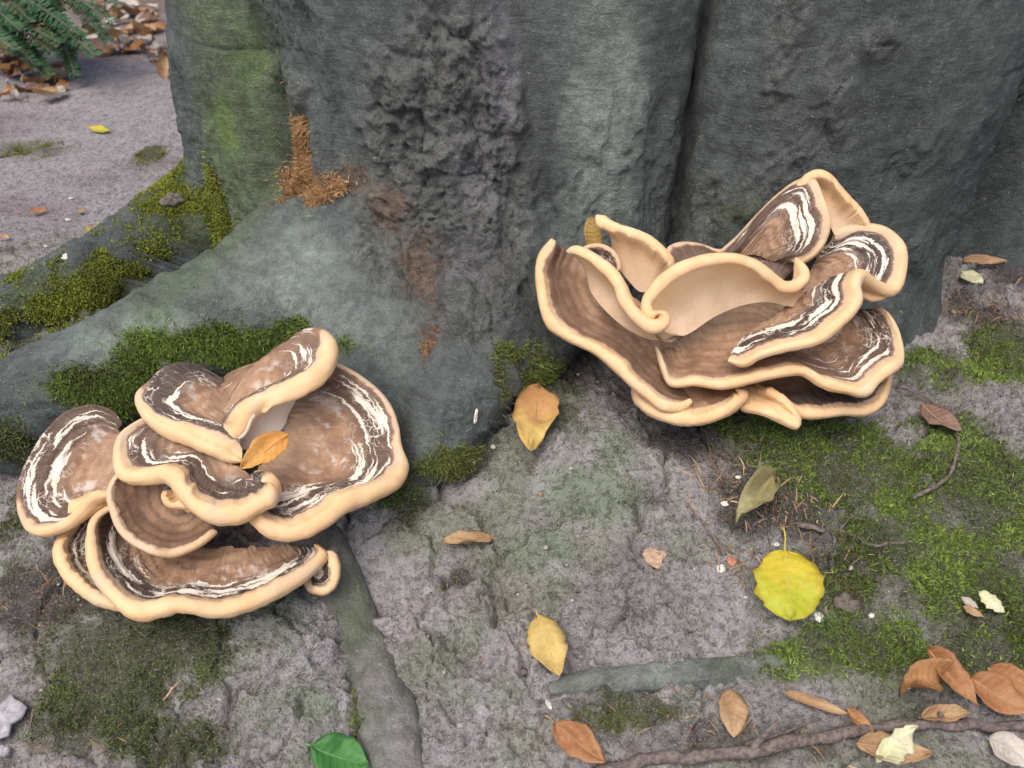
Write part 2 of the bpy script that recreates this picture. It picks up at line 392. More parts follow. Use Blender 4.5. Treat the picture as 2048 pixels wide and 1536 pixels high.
# ------------------------------------------------------------------ moss and soil patches (on the surface, sizes from the picture)
MOSS_BANK = mk((1620, 900, 130, 90), (1740, 960, 110, 90), (1830, 1080, 150, 100), (1960, 960, 110, 130), (1960, 1180, 120, 110),
              (1700, 1190, 100, 70, .6), (1900, 740, 120, 40, .9), (2010, 700, 60, 50), (1720, 1300, 170, 50, .9), (1960, 1330, 120, 60), (1560, 1330, 80, 40, .55), (1500, 860, 80, 40, .7))
MOSS_ROOT = mk((420, 690, 95, 42), (300, 715, 60, 50), (170, 775, 100, 36), (590, 670, 50, 22, .8), (250, 800, 70, 35), (510, 700, 60, 35), (690, 690, 40, 22, .5))
MOSS_HUMP = mk((350, 350, 60, 60), (400, 440, 60, 60), (130, 600, 110, 60, .9), (290, 540, 70, 40, .7), (40, 690, 80, 40, .6), (180, 510, 60, 40, .7), (60, 300, 70, 25, .5), (30, 560, 60, 40, .7), (250, 470, 60, 30, .8), (330, 410, 50, 30), (160, 545, 80, 30), (60, 630, 80, 30, .8), (210, 600, 70, 30, .8), (430, 390, 30, 40, .8), (300, 310, 30, 20, .7), (450, 470, 30, 30, .7))
MOSS_MID = mk((900, 930, 75, 28), (800, 985, 80, 40, .8), (1080, 765, 70, 50, .9), (1010, 745, 40, 40, .8), (930, 925, 30, 30, .8), (735, 1420, 30, 50), (1260, 1420, 120, 50, .6), (900, 1160, 40, 40, .3))
MOSS_LEFT = mk((250, 1330, 150, 130), (380, 1290, 90, 70), (150, 1440, 110, 70, .8), (330, 1480, 140, 60, .7), (60, 1000, 60, 90, .5), (20, 880, 50, 60, .6))
DRY = mk((605, 330, 40, 34), (655, 375, 44, 18), (612, 268, 20, 16), (588, 360, 30, 22), (645, 335, 34, 26), (630, 395, 24, 14))
DRY2 = mk((855, 680, 20, 26), (845, 540, 40, 40, .5))
ALGAE = mk((1180, 990, 110, 70), (1090, 1100, 70, 60), (1230, 900, 50, 60, .8), (560, 1220, 90, 60, .6), (540, 1400, 110, 80, .5), (60, 1290, 60, 60, .3), (1330, 1350, 200, 30, .4), (480, 1300, 120, 70, .7), (620, 1420, 60, 60, .7), (1000, 1400, 120, 50, .5), (950, 1240, 80, 50, .4), (1150, 860, 60, 50, .5))
HUMUS_SHADE = mk((1560, 1010, 170, 100, .9), (1640, 1150, 140, 60, .8), (1380, 860, 120, 70, .8), (1160, 720, 80, 90, .9), (1300, 1010, 60, 50, .6), (100, 1200, 130, 80, .8), (700, 1240, 60, 120, .6), (620, 1120, 60, 60, .9),  # dark humus; patches under the right mushroom also paint its shadow into the colour
           (1500, 1480, 320, 60, .6), (900, 1150, 60, 50, .7), (830, 1010, 90, 50, .6), (380, 1150, 250, 70, .9), (1960, 620, 90, 60, .8), (2030, 560, 60, 40, .9), (130, 1470, 140, 70, .6))
# ------------------------------------------------------------------ ground
def axis(lo, hi, step, far, grow=1.18):
    a = list(np.arange(lo, hi, step)); s = step
    while a[-1] < far: s *= grow; a.append(a[-1] + s)
    s = step; b = []
    x = lo
    while x > -far: s *= grow; x -= s; b.append(x)
    return np.array(b[::-1] + a)
xs = axis(-.66, .72, .0023, 90); 
def build_ground():
    y1 = list(np.arange(.36, 1.02, .0023)); s = .0023
    while y1[-1] < 95: s *= 1.03 if y1[-1] < 4 else 1.3; y1.append(y1[-1] + s)
    s = .004; y0 = [.36]
    while y0[-1] > -90: s *= 1.25; y0.append(y0[-1] - s)
    ys = np.array(y0[:0:-1] + y1)
    X, Y = np.meshgrid(xs, ys); x, y = X.ravel(), Y.ravel(); z = ground(x, y)
    P = np.stack([x, y, z], -1)
    near = (np.abs(x) < 1.6) & (y > 0) & (y < 4)
    col = np.empty((len(x), 3)); col[:] = (.37, .345, .355)
    n1 = fbm(P, 9, 4, 61); n2 = fbm(P, 40, 3, 67); n3 = fbm(P, 120, 2, 71)
    col = mixc(col, (.21, .185, .175), sst(-.1, .5, n1) * .7); col = mixc(col, (.47, .45, .46), sst(.05, .5, n2) * .55); col = mixc(col, (.215, .235, .165), sst(.0, .45, fbm(P, 13, 4, 101)) * .75)
    col = mixc(col, (.42, .37, .34), sst(.1, .5, fbm(P, 17, 3, 73)) * .3)
    wob = n2 * .7 + n1 * .5
    hm = spots(P, HUMUS_SHADE, wob); col = mixc(col, (.085, .068, .060), sst(.25, .75, hm) * .85)
    al = spots(P, ALGAE, wob); col = mixc(col, (.185, .245, .15), sst(.12, .85, al + .25 * n3) * .75)
    pathm = sst(1.0, 1.25, y); col = mixc(col, (.36, .32, .345), pathm * .75)
    col = mixc(col, (.25, .205, .215), pathm * sst(-.1, .5, fbm(P * [1, 1.6, 1], 5, 4, 77)) * .8)
    far = sst(2.0, 2.6, y + .25 * n1); col = mixc(col, (.20, .145, .12), far)
    ms = np.maximum.reduce([spots(P, l, wob) for l in (MOSS_BANK, MOSS_ROOT, MOSS_HUMP, MOSS_MID, MOSS_LEFT)])
    col = mixc(col, (.085, .098, .036), sst(.08, .65, ms + .25 * n3) * .85)
    wp = P + .02 * np.stack([fbm(P, 14, 2, 31), fbm(P, 14, 2, 47), x * 0], -1)
    c, _ = worley2(wp, 13, 5)
    P[:, 2] += .0035 * sst(.3, .7, ms) * near; col = np.minimum(col * np.array([1.50, 1.55, 1.59]) * (1 - .25 * sst(.2, .7, np.maximum(ms, hm)))[:, None], .72)
    o = link('ground', np_mesh('ground', P, grid_faces(len(ys), len(xs)), {'col': col}), M_SOIL)
    return tag(o, 'pale cracked soil sloping down from the foot of the tree', 'ground', kind='structure')
build_ground()

# ------------------------------------------------------------------ tree
T_ROUGH = mk((900, 330, 170, 330), (800, 480, 130, 130), (980, 500, 90, 160), (850, 180, 110, 170, .8), (930, 620, 90, 70))
T_FLAKE = mk((1570, 120, 45, 150), (1600, 300, 60, 90), (1660, 210, 50, 120, .8), (1540, 400, 70, 50), (1420, 430, 40, 80, .7), (1760, 90, 60, 40, .7), (560, 170, 40, 60, .8))
T_GREEN = mk((470, 200, 105, 300), (470, 320, 90, 130), (440, 60, 110, 160, .9))
T_BRIGHT = mk((455, 255, 28, 50), (505, 130, 60, 120, .4))
T_LILAC = mk((1010, 120, 45, 170), (960, 330, 70, 120, .6), (940, 520, 60, 60, .5), (700, 640, 60, 50, .3))
T_RUST = mk((845, 530, 42, 60), (790, 420, 36, 46), (730, 360, 60, 40, .8), (860, 690, 18, 28), (870, 590, 18, 60, .7))
T_PALE = mk((1210, 200, 85, 330), (600, 560, 180, 120, .9), (300, 690, 220, 90, .9), (720, 640, 110, 90, .7), (1240, 420, 60, 60, .5))
T_DARK = mk((2010, 300, 60, 330), (1680, 300, 240, 420, .6), (1090, 330, 30, 160, .7), (1060, 640, 70, 90, .8), (850, 800, 70, 70, .35))
T_MOSSY = mk((1520, 430, 110, 50, .5), (1540, 230, 60, 140, .3)) + MOSS_HUMP[:3] + MOSS_ROOT
def build_tree():
    fc = -math.pi / 2                                     # the side facing the viewer
    th = np.concatenate([np.linspace(fc - 1.75, fc + 1.25, 640), np.linspace(fc + 1.25, fc - 1.75 + 2 * math.pi, 42)[1:-1]])
    s = np.concatenate([np.linspace(-.95, .20, 470), .20 + np.cumsum(np.linspace(.004, .16, 36))])
    def pts(TH, S, r): return np.stack([AX[0] + np.cos(TH) * r, AX[1] + np.sin(TH) * r, S + .8 * r], -1)      # lines slope down and in
    def march(TH, S, r, n):
        for _ in range(n): r = np.maximum(r - np.maximum(tree_sdf(pts(TH, S, r)), -.004) * .74, .02)
        return r
    jj = np.r_[np.arange(0, len(th), 4), len(th) - 1]; ii = np.r_[np.arange(0, len(s), 4), len(s) - 1]
    C1, C2 = np.meshgrid(th[jj], s[ii]); rc = march(C1, C2, np.full(C1.shape, 1.30), 60)
    r1 = np.stack([np.interp(np.arange(len(th)), jj, row) for row in rc]); r = np.stack([np.interp(np.arange(len(s)), ii, c) for c in r1.T], 1)
    TH, S = np.meshgrid(th, s); dx, dy = np.cos(TH), np.sin(TH)
    r = march(TH, S, r + .012, 9); P = pts(TH, S, r)
    N = nrm(np.cross(np.roll(P, -1, 1) - np.roll(P, 1, 1), np.gradient(P, axis=0)))
    out = np.stack([dx, dy, dx * 0 + .5], -1)
    N = N * np.sign((N * out).sum(-1))[..., None]
    nc = P.shape[1]; P2 = P.reshape(-1, 3); N2 = N.reshape(-1, 3)
    n1 = fbm(P2, 11, 4, 5); n2 = fbm(P2, 45, 4, 9); wob = n2 * .6 + n1 * .5
    rough = np.maximum(sst(.2, .7, spots(P2, T_ROUGH, wob)), .55 * sst(.15, .6, spots(P2, T_FLAKE, wob * 1.6)))
    ridg = 1 - np.abs(fbm(P2 * [1, 1, .55], 30, 4, 13)) * 2.2
    plate, pid = worley2(np.stack([P2[:, 0] + P2[:, 1] * .6, P2[:, 2] * .55, P2[:, 0] * 0], -1) + .03 * n1[:, None], 16, 3)
    fl = sst(.25, .6, fbm(P2 * [1, 1, .28], 38, 3, 15)) * sst(.0, .35, fbm(P2, 7, 2, 19))      # upright flaking strips
    mid_ = sst(.9, .2, P2[:, 2])
    rg = lambda sc, sd: 1 - np.abs(fbm(P2 * [1, 1, .6], sc, 3, sd)) * 2.4
    ter = fbm(P2 * [1, 1, .5], 28, 5, 91, .6) * 7; ter = (np.floor(ter) + sst(.0, .22, ter - np.floor(ter))) / 7       # flakes in steps
    d = .006 * n1 * .6 + .0020 * n2 + rough * (.007 * (ridg - .55) + .030 * ter + .006 * (pid - .5) * sst(0, .06, plate) - .006 * np.exp(-(plate / .03) ** 2) + .004 * rg(85, 23) + .0025 * rg(190, 25))
    t2 = fbm(P2 * [1, 1, .3], 34, 4, 95) * 6; t2 = (np.floor(t2) + sst(0, .15, t2 - np.floor(t2))) / 6
    d = d + (1 - rough) * .016 * t2 * sst(-.02, .3, fbm(P2, 9, 3, 97))
    d = d + .0035 * fl * (1 - rough) + .0008 * fbm(P2 * [1, 1, 4], 60, 3, 29)
    lines = np.exp(-((np.mod(P2[:, 2] + .012 * n1 + .01 * fbm(P2, 6, 2, 83), .085) - .04) / .0016) ** 2) * sst(.05, .3, fbm(P2, 5, 2, 87))
    d = d - .0022 * lines * (1 - rough)
    P2 = P2 + N2 * d[:, None]
    col = np.empty((len(P2), 3)); col[:] = (.118, .134, .130)
    col = mixc(col, (.085, .098, .098), sst(-.1, .4, n1) * .6)
    pw = sst(.0, .95, spots(P2, T_PALE, wob * .8)); col = mixc(col, (.205, .235, .212), pw * .85)
    col = mixc(col, (.135, .13, .125), rough * .7); col = mixc(col, (.075, .075, .078), rough * sst(.1, .5, n2) * .6)
    col = mixc(col, (.062, .068, .074), sst(.2, .8, spots(P2, T_DARK, wob)) * .75)
    col = mixc(col, (.19, .18, .205), sst(.05, .8, spots(P2, T_LILAC, wob + 1.2 * fbm(P2, 70, 3, 45))) * .7)
    col = mixc(col, (.135, .175, .095), sst(.05, .8, spots(P2, T_GREEN, wob * 1.2)) * .9)
    col = mixc(col, (.20, .29, .085), sst(.05, .9, spots(P2, T_BRIGHT, wob * 1.5)) * .75)
    col = mixc(col, (.155, .10, .072), sst(.1, .8, spots(P2, T_RUST, wob + 1.6 * fbm(P2, 90, 3, 44))) * .75)
    col = mixc(col, (.09, .115, .045), sst(.2, .6, spots(P2, T_MOSSY, wob)) * .7)
    col = mixc(col, (.055, .075, .045), sst(.3, .6, n2) * sst(.1, .5, fl) * .5)
    col = mixc(col, (.05, .05, .05), lines * .5)
    col = col * np.array([1.5, 1.56, 1.58]) * (1 + .35 * pw + .45 * rough)[:, None]
    t = empty('beech_tree', (.15, 1.30, 0))
    tag(t, 'huge grey beech trunk with fluted foot and spreading roots carrying the mushrooms', 'tree')
    o = link('trunk', np_mesh('trunk', P2, grid_faces(len(s), nc, True), {'col': col, 'rough': rough}), M_BARK, t)
    def root(pts, rads, sink, colr, mossy=0):
        q = hit(*np.array(pts, float).T); path = spline(np.column_stack([q, rads]), 110)
        rr = path[:, 3]; c = path[:, :3] - np.array([0, .3, .95]) * (rr * sink)[:, None]
        V, F = tube(c, rr, 30, .22, 5); V = V + np.array([0, -.3, 1.]) * (.007 * fbm(V, 45, 4, 4, .6))[:, None]
        k = np.empty((len(V), 3)); k[:] = colr; k = mixc(k, np.array(colr) * 1.5, sst(0, .5, fbm(V, 30, 3, 6)) * .8); k = k * 1.55; k = mixc(k, (.46, .43, .44), sst(.0, .5, fbm(V, 24, 4, 16)) * .7); k = mixc(k, (.13, .17, .07), sst(.1, .5, fbm(V, 17, 4, 18)) * .5)
        me = poly_mesh('root', V, F); a = me.attributes.new('col', 'FLOAT_COLOR', 'POINT'); a.data.foreach_set('color', np.concatenate([k, np.ones((len(k), 1))], 1).astype(np.float32).ravel())
        a = me.attributes.new('rough', 'FLOAT', 'POINT'); a.data.foreach_set('value', np.full(len(V), .35, np.float32))
        return link('root', me, M_BARK, t)
    root([(600, 1010), (650, 1090), (690, 1190), (735, 1310), (775, 1420), (800, 1530), (830, 1640)], [.021, .023, .022, .024, .026, .022, .02], .40, (.19, .20, .18))
    root([(1100, 1370), (1200, 1350), (1330, 1340), (1450, 1332), (1560, 1322), (1680, 1330)], [.006, .011, .0125, .013, .0105, .006], .55, (.22, .245, .225))
build_tree()

# ------------------------------------------------------------------ mushrooms
def zoomR(p): return 1040 + p[0] / 2.4976, 320 + p[1] / 2.4976
def zoomL(p): return p[0] / 2.3814, 620 + p[1] / 2.3814
def prof(vals, n): vals = np.atleast_1d(np.asarray(vals, float)); return np.interp(np.linspace(0, 1, n), np.linspace(0, 1, len(vals)), vals)
CAPN = [0]
def frond(parent, zm, rim, base, dr, db, top=True, rr=.0085, cw=.014, white=.8, dk=.9, sag=.006, droop=.003, h0=.0045, pale=0.0, wave=.0012, name='cap', tip=.06, label=None, rings=.2):
    if zm is zoomR: rr = np.asarray(rr) * .74; cw = np.asarray(cw) * .55
    else: cw = np.asarray(cw) * .72; rr = np.asarray(rr) * .92
    """rim and base outlines (picture points with distances) -> a thick sheet with a rounded swollen margin"""
    CAPN[0] += 1; k = CAPN[0]; NV = 150
    R2 = np.array([zm(p) for p in rim]); B2 = np.array([zm(p) for p in base])
    R = spline(at(R2[:, 0], R2[:, 1], prof(dr, len(rim))), NV); B = spline(at(B2[:, 0], B2[:, 1], prof(db, len(base))), NV)
    L = np.linalg.norm(R - B, axis=1); rrv = prof(rr, NV)
    vv = np.linspace(0, 1, NV); tf = np.clip(np.minimum(vv, 1 - vv) / tip, 0, 1); tf = np.sqrt(np.clip(1 - (1 - tf) ** 2, 0, 1)) * .93 + .07
    rrv = rrv * tf * (1 + .16 * vn(np.stack([vv * 9 + k, vv * 0, vv * 0], -1), 1.7, k) + .09 * vn(np.stack([vv * 9 + k, vv * 0, vv * 0], -1), 6, k + 1))
    R = R - nrm(R - B) * (np.minimum(rrv, L * .45))[:, None]
    vm = np.concatenate([[0], np.cumsum(np.linalg.norm(np.diff(R, axis=0), axis=1))])
    u = 1 - (1 - np.linspace(0, 1, 34)) ** 1.5
    S = B[None] + (R - B)[None] * u[:, None, None]
    du = nrm(R - B); dv = nrm(np.gradient(R, axis=0) + .6 * np.gradient(B, axis=0)); n = nrm(np.cross(du, dv))
    mid = lerp(B, R, .6); toc = nrm(CAM - mid)
    sg = np.sign((n * toc).sum(-1).mean()) * (1 if top else -1); n = n * sg
    for _ in range(14): n[1:-1] = nrm(n[:-2] + n[1:-1] * 2 + n[2:])
    e = (1 - u)[:, None] * L[None]
    cor = vn(np.stack([vm[None] * 34 + 0 * e, e * 16 + k, e * 0], -1), 1, k) * wave * sst(0, .4, u)[:, None]
    fine = .0012 * fbm(S, 130, 3, k) + .0008 * fbm(S, 45, 2, k + 3)
    flake = .0011 * np.sign(np.sin(e * 520 + 3 * vn(np.stack([vm[None] * 40 + 0 * e, e * 60, e * 0 + k], -1), 1, k))) * sst(.012, .02, e) * prof(white, NV)[None]
    off = -prof(sag, NV)[None] * np.sin(math.pi * u)[:, None] - droop * np.exp(-(e / .012) ** 2) + cor
    S = S + n[None] * off[..., None]
    h = h0 * tf[None] + (rrv[None] - h0 * tf[None]) * np.exp(-(e / np.maximum(1.7 * rrv[None], 1e-4)) ** 2)
    topS = S + n[None] * (h + fine + flake)[..., None]
    a = np.linspace(math.pi / 2, -math.pi / 2, 11)[1:-1]
    capS = S[-1][None] + (n[None] * np.sin(a)[:, None, None] + du[None] * np.cos(a)[:, None, None] * 1.05) * rrv[None, :, None]
    capS = capS + (capS - S[-1][None]) * (.10 * fbm(capS, 110, 3, k))[..., None]
    ib = np.arange(33, -1, -2); botS = S[ib] - n[None] * h[ib][..., None]
    V = np.concatenate([topS, capS, botS]); nr = V.shape[0]
    E = np.concatenate([e, -np.sin(np.linspace(.1, 1.5, len(a)))[:, None] * rrv[None] * .5, e[ib]])
    side = np.concatenate([np.ones((34, NV)), np.where(a > -.1, 1, 0)[:, None] * np.ones((1, NV)), np.zeros((len(ib), NV))])
    U = np.concatenate([u, np.ones(len(a)), u[ib]])[:, None] * np.ones((1, NV))
    full = lambda x: np.broadcast_to(prof(x, NV)[None], (nr, NV)).ravel()
    A = {'e': E.ravel(), 'v': np.broadcast_to(vm[None], (nr, NV)).ravel(), 'u': U.ravel(), 'side': side.ravel(), 'wamt': full(white), 'cw': full(cw), 'dk': full(dk),
         'pale': full(pale), 'rings': full(rings), 'sd': np.full(nr * NV, k * 7.31)}
    F = grid_faces(nr, NV)
    if sg > 0: F = F[:, ::-1]
    o = link(name, np_mesh(name, V.reshape(-1, 3), F, A), M_CAP, parent)
    if label: o['label'] = label
    return o
def lump(name, parent, c, rad, mat, seed=0, amp=.25, sc=30, n=(40, 60)):
    ph = np.linspace(.02, math.pi - .02, n[0])[:, None]; th = np.linspace(0, 2 * math.pi, n[1], endpoint=False)[None]
    D = np.stack([np.sin(ph) * np.cos(th), np.sin(ph) * np.sin(th), np.cos(ph) + 0 * th], -1)
    V = D * np.asarray(rad) ; V = V * (1 + amp * fbm(V + np.asarray(c), sc, 4, seed))[..., None] + np.asarray(c)
    return link(name, np_mesh(name, V.reshape(-1, 3), grid_faces(n[0], n[1], True)[:, ::-1]), mat, parent)

RC = at(1450, 700, .93)
right = empty('bracket_mushroom', tuple(RC - [0, 0, .06]))
tag(right, 'cream rimmed bracket mushroom against the upright trunk face, pale ruffle standing in its middle', 'mushroom', 'bracket mushrooms at the foot of the tree')
z = zoomR
lump('stalk', right, at(1440, 690, 1.0), (.12, .09, .05), M_CORE, 3, .3)
# lowest tier
frond(right, z, [(560, 1135), (590, 1205), (690, 1270), (800, 1302), (920, 1302), (1030, 1255), (1098, 1190), (1080, 1140)], [(640, 1080), (720, 1060), (860, 1040), (980, 1060), (1060, 1100)], [.855, .83, .825, .84], [.885, .89], rr=.010, cw=.022, white=0, dk=.1)
frond(right, z, [(1370, 1235), (1420, 1265), (1500, 1275), (1620, 1258), (1740, 1256), (1815, 1205), (1848, 1120), (1850, 1060)], [(1150, 1080), (1250, 1040), (1400, 1020), (1550, 1020), (1680, 1010), (1780, 1020)], [.845, .84, .84, .865], [.90, .91], rr=.008, cw=.012, white=.12, dk=1, sag=.004)
frond(right, z, [(1100, 1240), (1190, 1262), (1290, 1300), (1380, 1335), (1400, 1295), (1340, 1215), (1230, 1150)], [(1060, 1180), (1080, 1150), (1100, 1125), (1130, 1110), (1160, 1100)], [.85, .825, .84], [.885, .885], top=True, rr=.006, sag=-.004, droop=0, cw=.12, white=0, dk=0, name='lobe')
# left shelf
frond(right, z, [(165, 392), (105, 470), (85, 560), (98, 690), (140, 815), (250, 892), (370, 945), (470, 1022), (560, 1112), (640, 1182), (720, 1238), (800, 1245), (860, 1200)],
      [(330, 470), (340, 540), (400, 600), (470, 650), (560, 700), (640, 760), (720, 840), (780, 920), (830, 990), (850, 1080)], [.875, .865, .855, .845, .83, .825, .83], [.905, .90, .89, .885, .88], rr=.0085, cw=[.010, .013, .015, .014], white=[.6, .0, .0, .0, .0], dk=[.5, .45, .4], sag=.012, rings=.7)
# lower middle big shelf
frond(right, z, [(690, 920), (715, 1040), (752, 1115), (870, 1105), (1000, 1125), (1120, 1108), (1250, 1078), (1370, 1055), (1450, 1065), (1550, 1125), (1650, 1150), (1740, 1165), (1800, 1100), (1870, 1048), (1915, 1010), (1918, 940), (1895, 850), (1850, 770), (1790, 725)],
      [(800, 900), (840, 860), (900, 820), (1000, 770), (1120, 720), (1300, 690), (1450, 690), (1600, 690)], [.855, .83, .82, .815, .81, .815, .84, .87], [.885, .89, .905, .91, .91, .90], rr=[.004, .0075, .008, .008, .0085, .007, .005], cw=[.004, .011, .012, .013, .014, .012, .01], white=[0, 0, .0, .1, .3, .8, 1, .95, .9], dk=[.1, .15, .3, .4, .7, .9, .8], sag=.012, rings=.5)
# right checkered lobe with long rolled edge
frond(right, z, [(1580, 385), (1690, 330), (1790, 322), (1870, 362), (1928, 430), (1930, 540), (1893, 640), (1800, 608), (1715, 548), (1680, 610), (1692, 700), (1605, 800), (1510, 880), (1400, 915), (1300, 930), (1200, 955), (1110, 1005), (1040, 988)],
      [(1500, 450), (1480, 480), (1460, 540), (1440, 600), (1420, 660), (1380, 720), (1300, 780), (1200, 850), (1100, 920)], [.865, .855, .845, .835, .80, .80, .795, .80, .815], [.88, .888, .89, .882, .872, .868, .855], rr=[.006, .0085, .0085, .008, .008, .0075, .006], cw=[.002, .006, .010, .013, .013, .012, .008], white=1, dk=1, sag=-.003)
frond(right, z, [(1700, 690), (1760, 715), (1830, 690), (1845, 620), (1880, 560)], [(1680, 640), (1720, 600), (1760, 580), (1800, 560)], [.84, .845, .85], [.86, .865], top=False, rr=.006, white=0, dk=0, name='lobe')
# back interior of the rosette
frond(right, z, [(660, 660), (700, 560), (735, 440), (800, 405), (900, 415), (1000, 440), (1100, 400), (1200, 430), (1330, 420), (1420, 480)], [(720, 680), (780, 640), (860, 610), (980, 600), (1100, 590), (1200, 600), (1300, 620)], [.865, .885, .90, .895, .885, .87], [.875, .88, .88, .87], rr=.005, cw=.003, white=.3, dk=.8, sag=.0)
# upper right petal, banded side and pale reverse
frond(right, z, [(1000, 450), (1090, 370), (1190, 260), (1290, 165), (1385, 100), (1470, 92), (1520, 190), (1553, 300), (1530, 400), (1480, 470), (1400, 520)], [(1030, 520), (1050, 500), (1080, 490), (1120, 480), (1160, 475), (1200, 480), (1250, 500), (1300, 530)], [.885, .875, .86, .845, .84, .845, .855], [.885, .885, .88, .875], rr=[.003, .003, .004, .005, .005, .005], cw=[.0015, .002, .004, .007, .008, .008], white=[.3, .4, .8, 1, 1, .9], dk=.8, sag=-.006, droop=0)
frond(right, z, [(1375, 120), (1430, 62), (1500, 44), (1562, 78), (1622, 150), (1692, 228), (1742, 305), (1735, 350)], [(1470, 160), (1500, 220), (1530, 290), (1550, 350), (1570, 390), (1600, 410), (1640, 400)], [.85, .845, .85, .86, .865], [.86, .87, .875], top=False, rr=.0075, cw=.02, white=0, dk=0, sag=-.006)
# small petals upper left
frond(right, z, [(395, 262), (480, 310), (570, 338), (650, 375), (725, 435), (772, 500), (765, 535)], [(470, 420), (490, 480), (510, 550), (550, 610), (600, 660), (640, 650), (690, 600)], [.86, .85, .845, .85], [.885, .88, .87], top=False, rr=.0078, cw=.02, white=0, dk=0, sag=-.004)
frond(right, z, [(300, 470), (340, 430), (410, 425), (465, 455), (495, 510), (490, 550)], [(360, 530), (390, 520), (420, 530), (440, 550), (450, 570)], [.855, .86, .86], [.87, .87], rr=.004, cw=.003, white=.9, dk=1, sag=.004)
# big upright ruffle
frond(right, z, [(225, 465), (260, 445), (330, 470), (420, 530), (475, 600), (510, 690), (560, 770), (625, 830), (690, 845), (745, 800), (725, 750), (650, 745), (632, 700), (660, 640), (720, 580), (800, 530), (900, 498), (1040, 482), (1160, 510), (1240, 570), (1310, 640), (1380, 640), (1430, 590), (1440, 540), (1400, 480)],
      [(340, 600), (370, 660), (410, 720), (470, 780), (540, 830), (620, 870), (720, 895), (800, 890), (860, 860), (960, 790), (1060, 740), (1160, 710), (1260, 700), (1340, 720), (1400, 740), (1450, 700)],
      [.845, .835, .825, .815, .81, .805, .815, .82, .815, .815, .82, .83, .83, .84], [.87, .865, .855, .85, .85, .86, .865, .86, .86, .86], top=False, rr=.0085, cw=.016, white=0, dk=0, sag=-.008, droop=-.004, wave=.001)

LC = at(560, 930, .84)
left = empty('bracket_mushroom', tuple(LC - [0, 0, .05]))
tag(left, 'brown zoned bracket mushroom on the mossy sloping root, an ochre leaf lying in its middle', 'mushroom', 'bracket mushrooms at the foot of the tree')
z = zoomL
lump('stalk', left, at(510, 985, .90), (.10, .07, .05), M_CORE, 9, .35, 45)
# lower left pair
frond(left, z, [(350, 1020), (285, 1075), (266, 1140), (295, 1240), (365, 1315), (450, 1368), (540, 1400), (610, 1405)], [(450, 1000), (460, 1060), (470, 1130), (500, 1210), (550, 1290), (600, 1330)], [.78, .755, .735, .73], [.80, .79, .76], rr=.0068, cw=.009, white=.9, dk=.9)
frond(left, z, [(560, 930), (460, 985), (430, 1070), (428, 1180), (458, 1265), (520, 1345), (590, 1420), (660, 1445), (760, 1420), (830, 1398), (920, 1408), (1010, 1430), (1100, 1425), (1200, 1392), (1310, 1335), (1420, 1280), (1500, 1215), (1545, 1150), (1500, 1110)],
      [(640, 960), (650, 1010), (690, 1060), (760, 1110), (880, 1140), (1000, 1150), (1120, 1150), (1240, 1150), (1340, 1140), (1400, 1120)], [.775, .75, .725, .705, .70, .70, .71, .725, .75, .775], [.81, .81, .805, .80, .80, .805, .81], rr=[.004, .006, .008, .0085, .0085, .008, .007], cw=[.004, .008, .013, .014, .014, .013, .010], white=[.4, .8, 1, 1, .95, 1, 1, .9], dk=[.8, 1, 1, 1, 1, 1, 1, 1], sag=.010)
frond(left, z, [(1500, 1165), (1570, 1150), (1597, 1220), (1588, 1305), (1540, 1345), (1480, 1335), (1455, 1285)], [(1490, 1200), (1500, 1220), (1505, 1240), (1500, 1255), (1490, 1260)], [.775, .76, .755, .765], [.775, .775], rr=.0055, cw=.007, white=.8, dk=1)
# left round cap
frond(left, z, [(590, 540), (540, 480), (470, 452), (400, 452), (300, 486), (200, 585), (130, 700), (82, 820), (80, 950), (115, 1035), (190, 1062), (290, 1028), (365, 962), (440, 893), (550, 862)],
      [(590, 600), (580, 630), (575, 660), (570, 690), (568, 720), (566, 760), (566, 800)], [.835, .83, .82, .80, .775, .755, .755, .77], [.83, .82, .81, .80], rr=[.003, .003, .0034, .0042, .0062, .007], cw=[-.008, -.008, -.007, -.004, .005, .010, .010], white=[.6, .8, 1, 1, 1, .8, .5], dk=.8, sag=.010)
frond(left, z, [(330, 1000), (400, 1000), (470, 985), (540, 950)], [(370, 930), (430, 880), (490, 870), (560, 880)], [.775, .785], [.79, .80], top=False, rr=.004, white=0, dk=0, name='lobe')
# middle brown cap
frond(left, z, [(560, 770), (520, 830), (512, 890), (530, 960), (570, 1045), (640, 1108), (730, 1152), (800, 1162), (880, 1138), (960, 1098), (1030, 1045)], [(680, 780), (720, 800), (750, 830), (780, 870), (810, 910), (860, 940), (930, 960), (1000, 980)], [.77, .755, .745, .74, .75, .765], [.785, .79, .79, .785], rr=.0042, cw=[.003, .003, .004, .006], white=[.0, .02, .05, .1, .3], dk=.35, sag=.008, rings=1)
frond(left, z, [(775, 860), (765, 890), (790, 930), (840, 925), (900, 915)], [(880, 850), (890, 870), (900, 880), (910, 890)], [.765, .76], [.77, .775], rr=.005, cw=.03, white=0, dk=0, name='lobe')
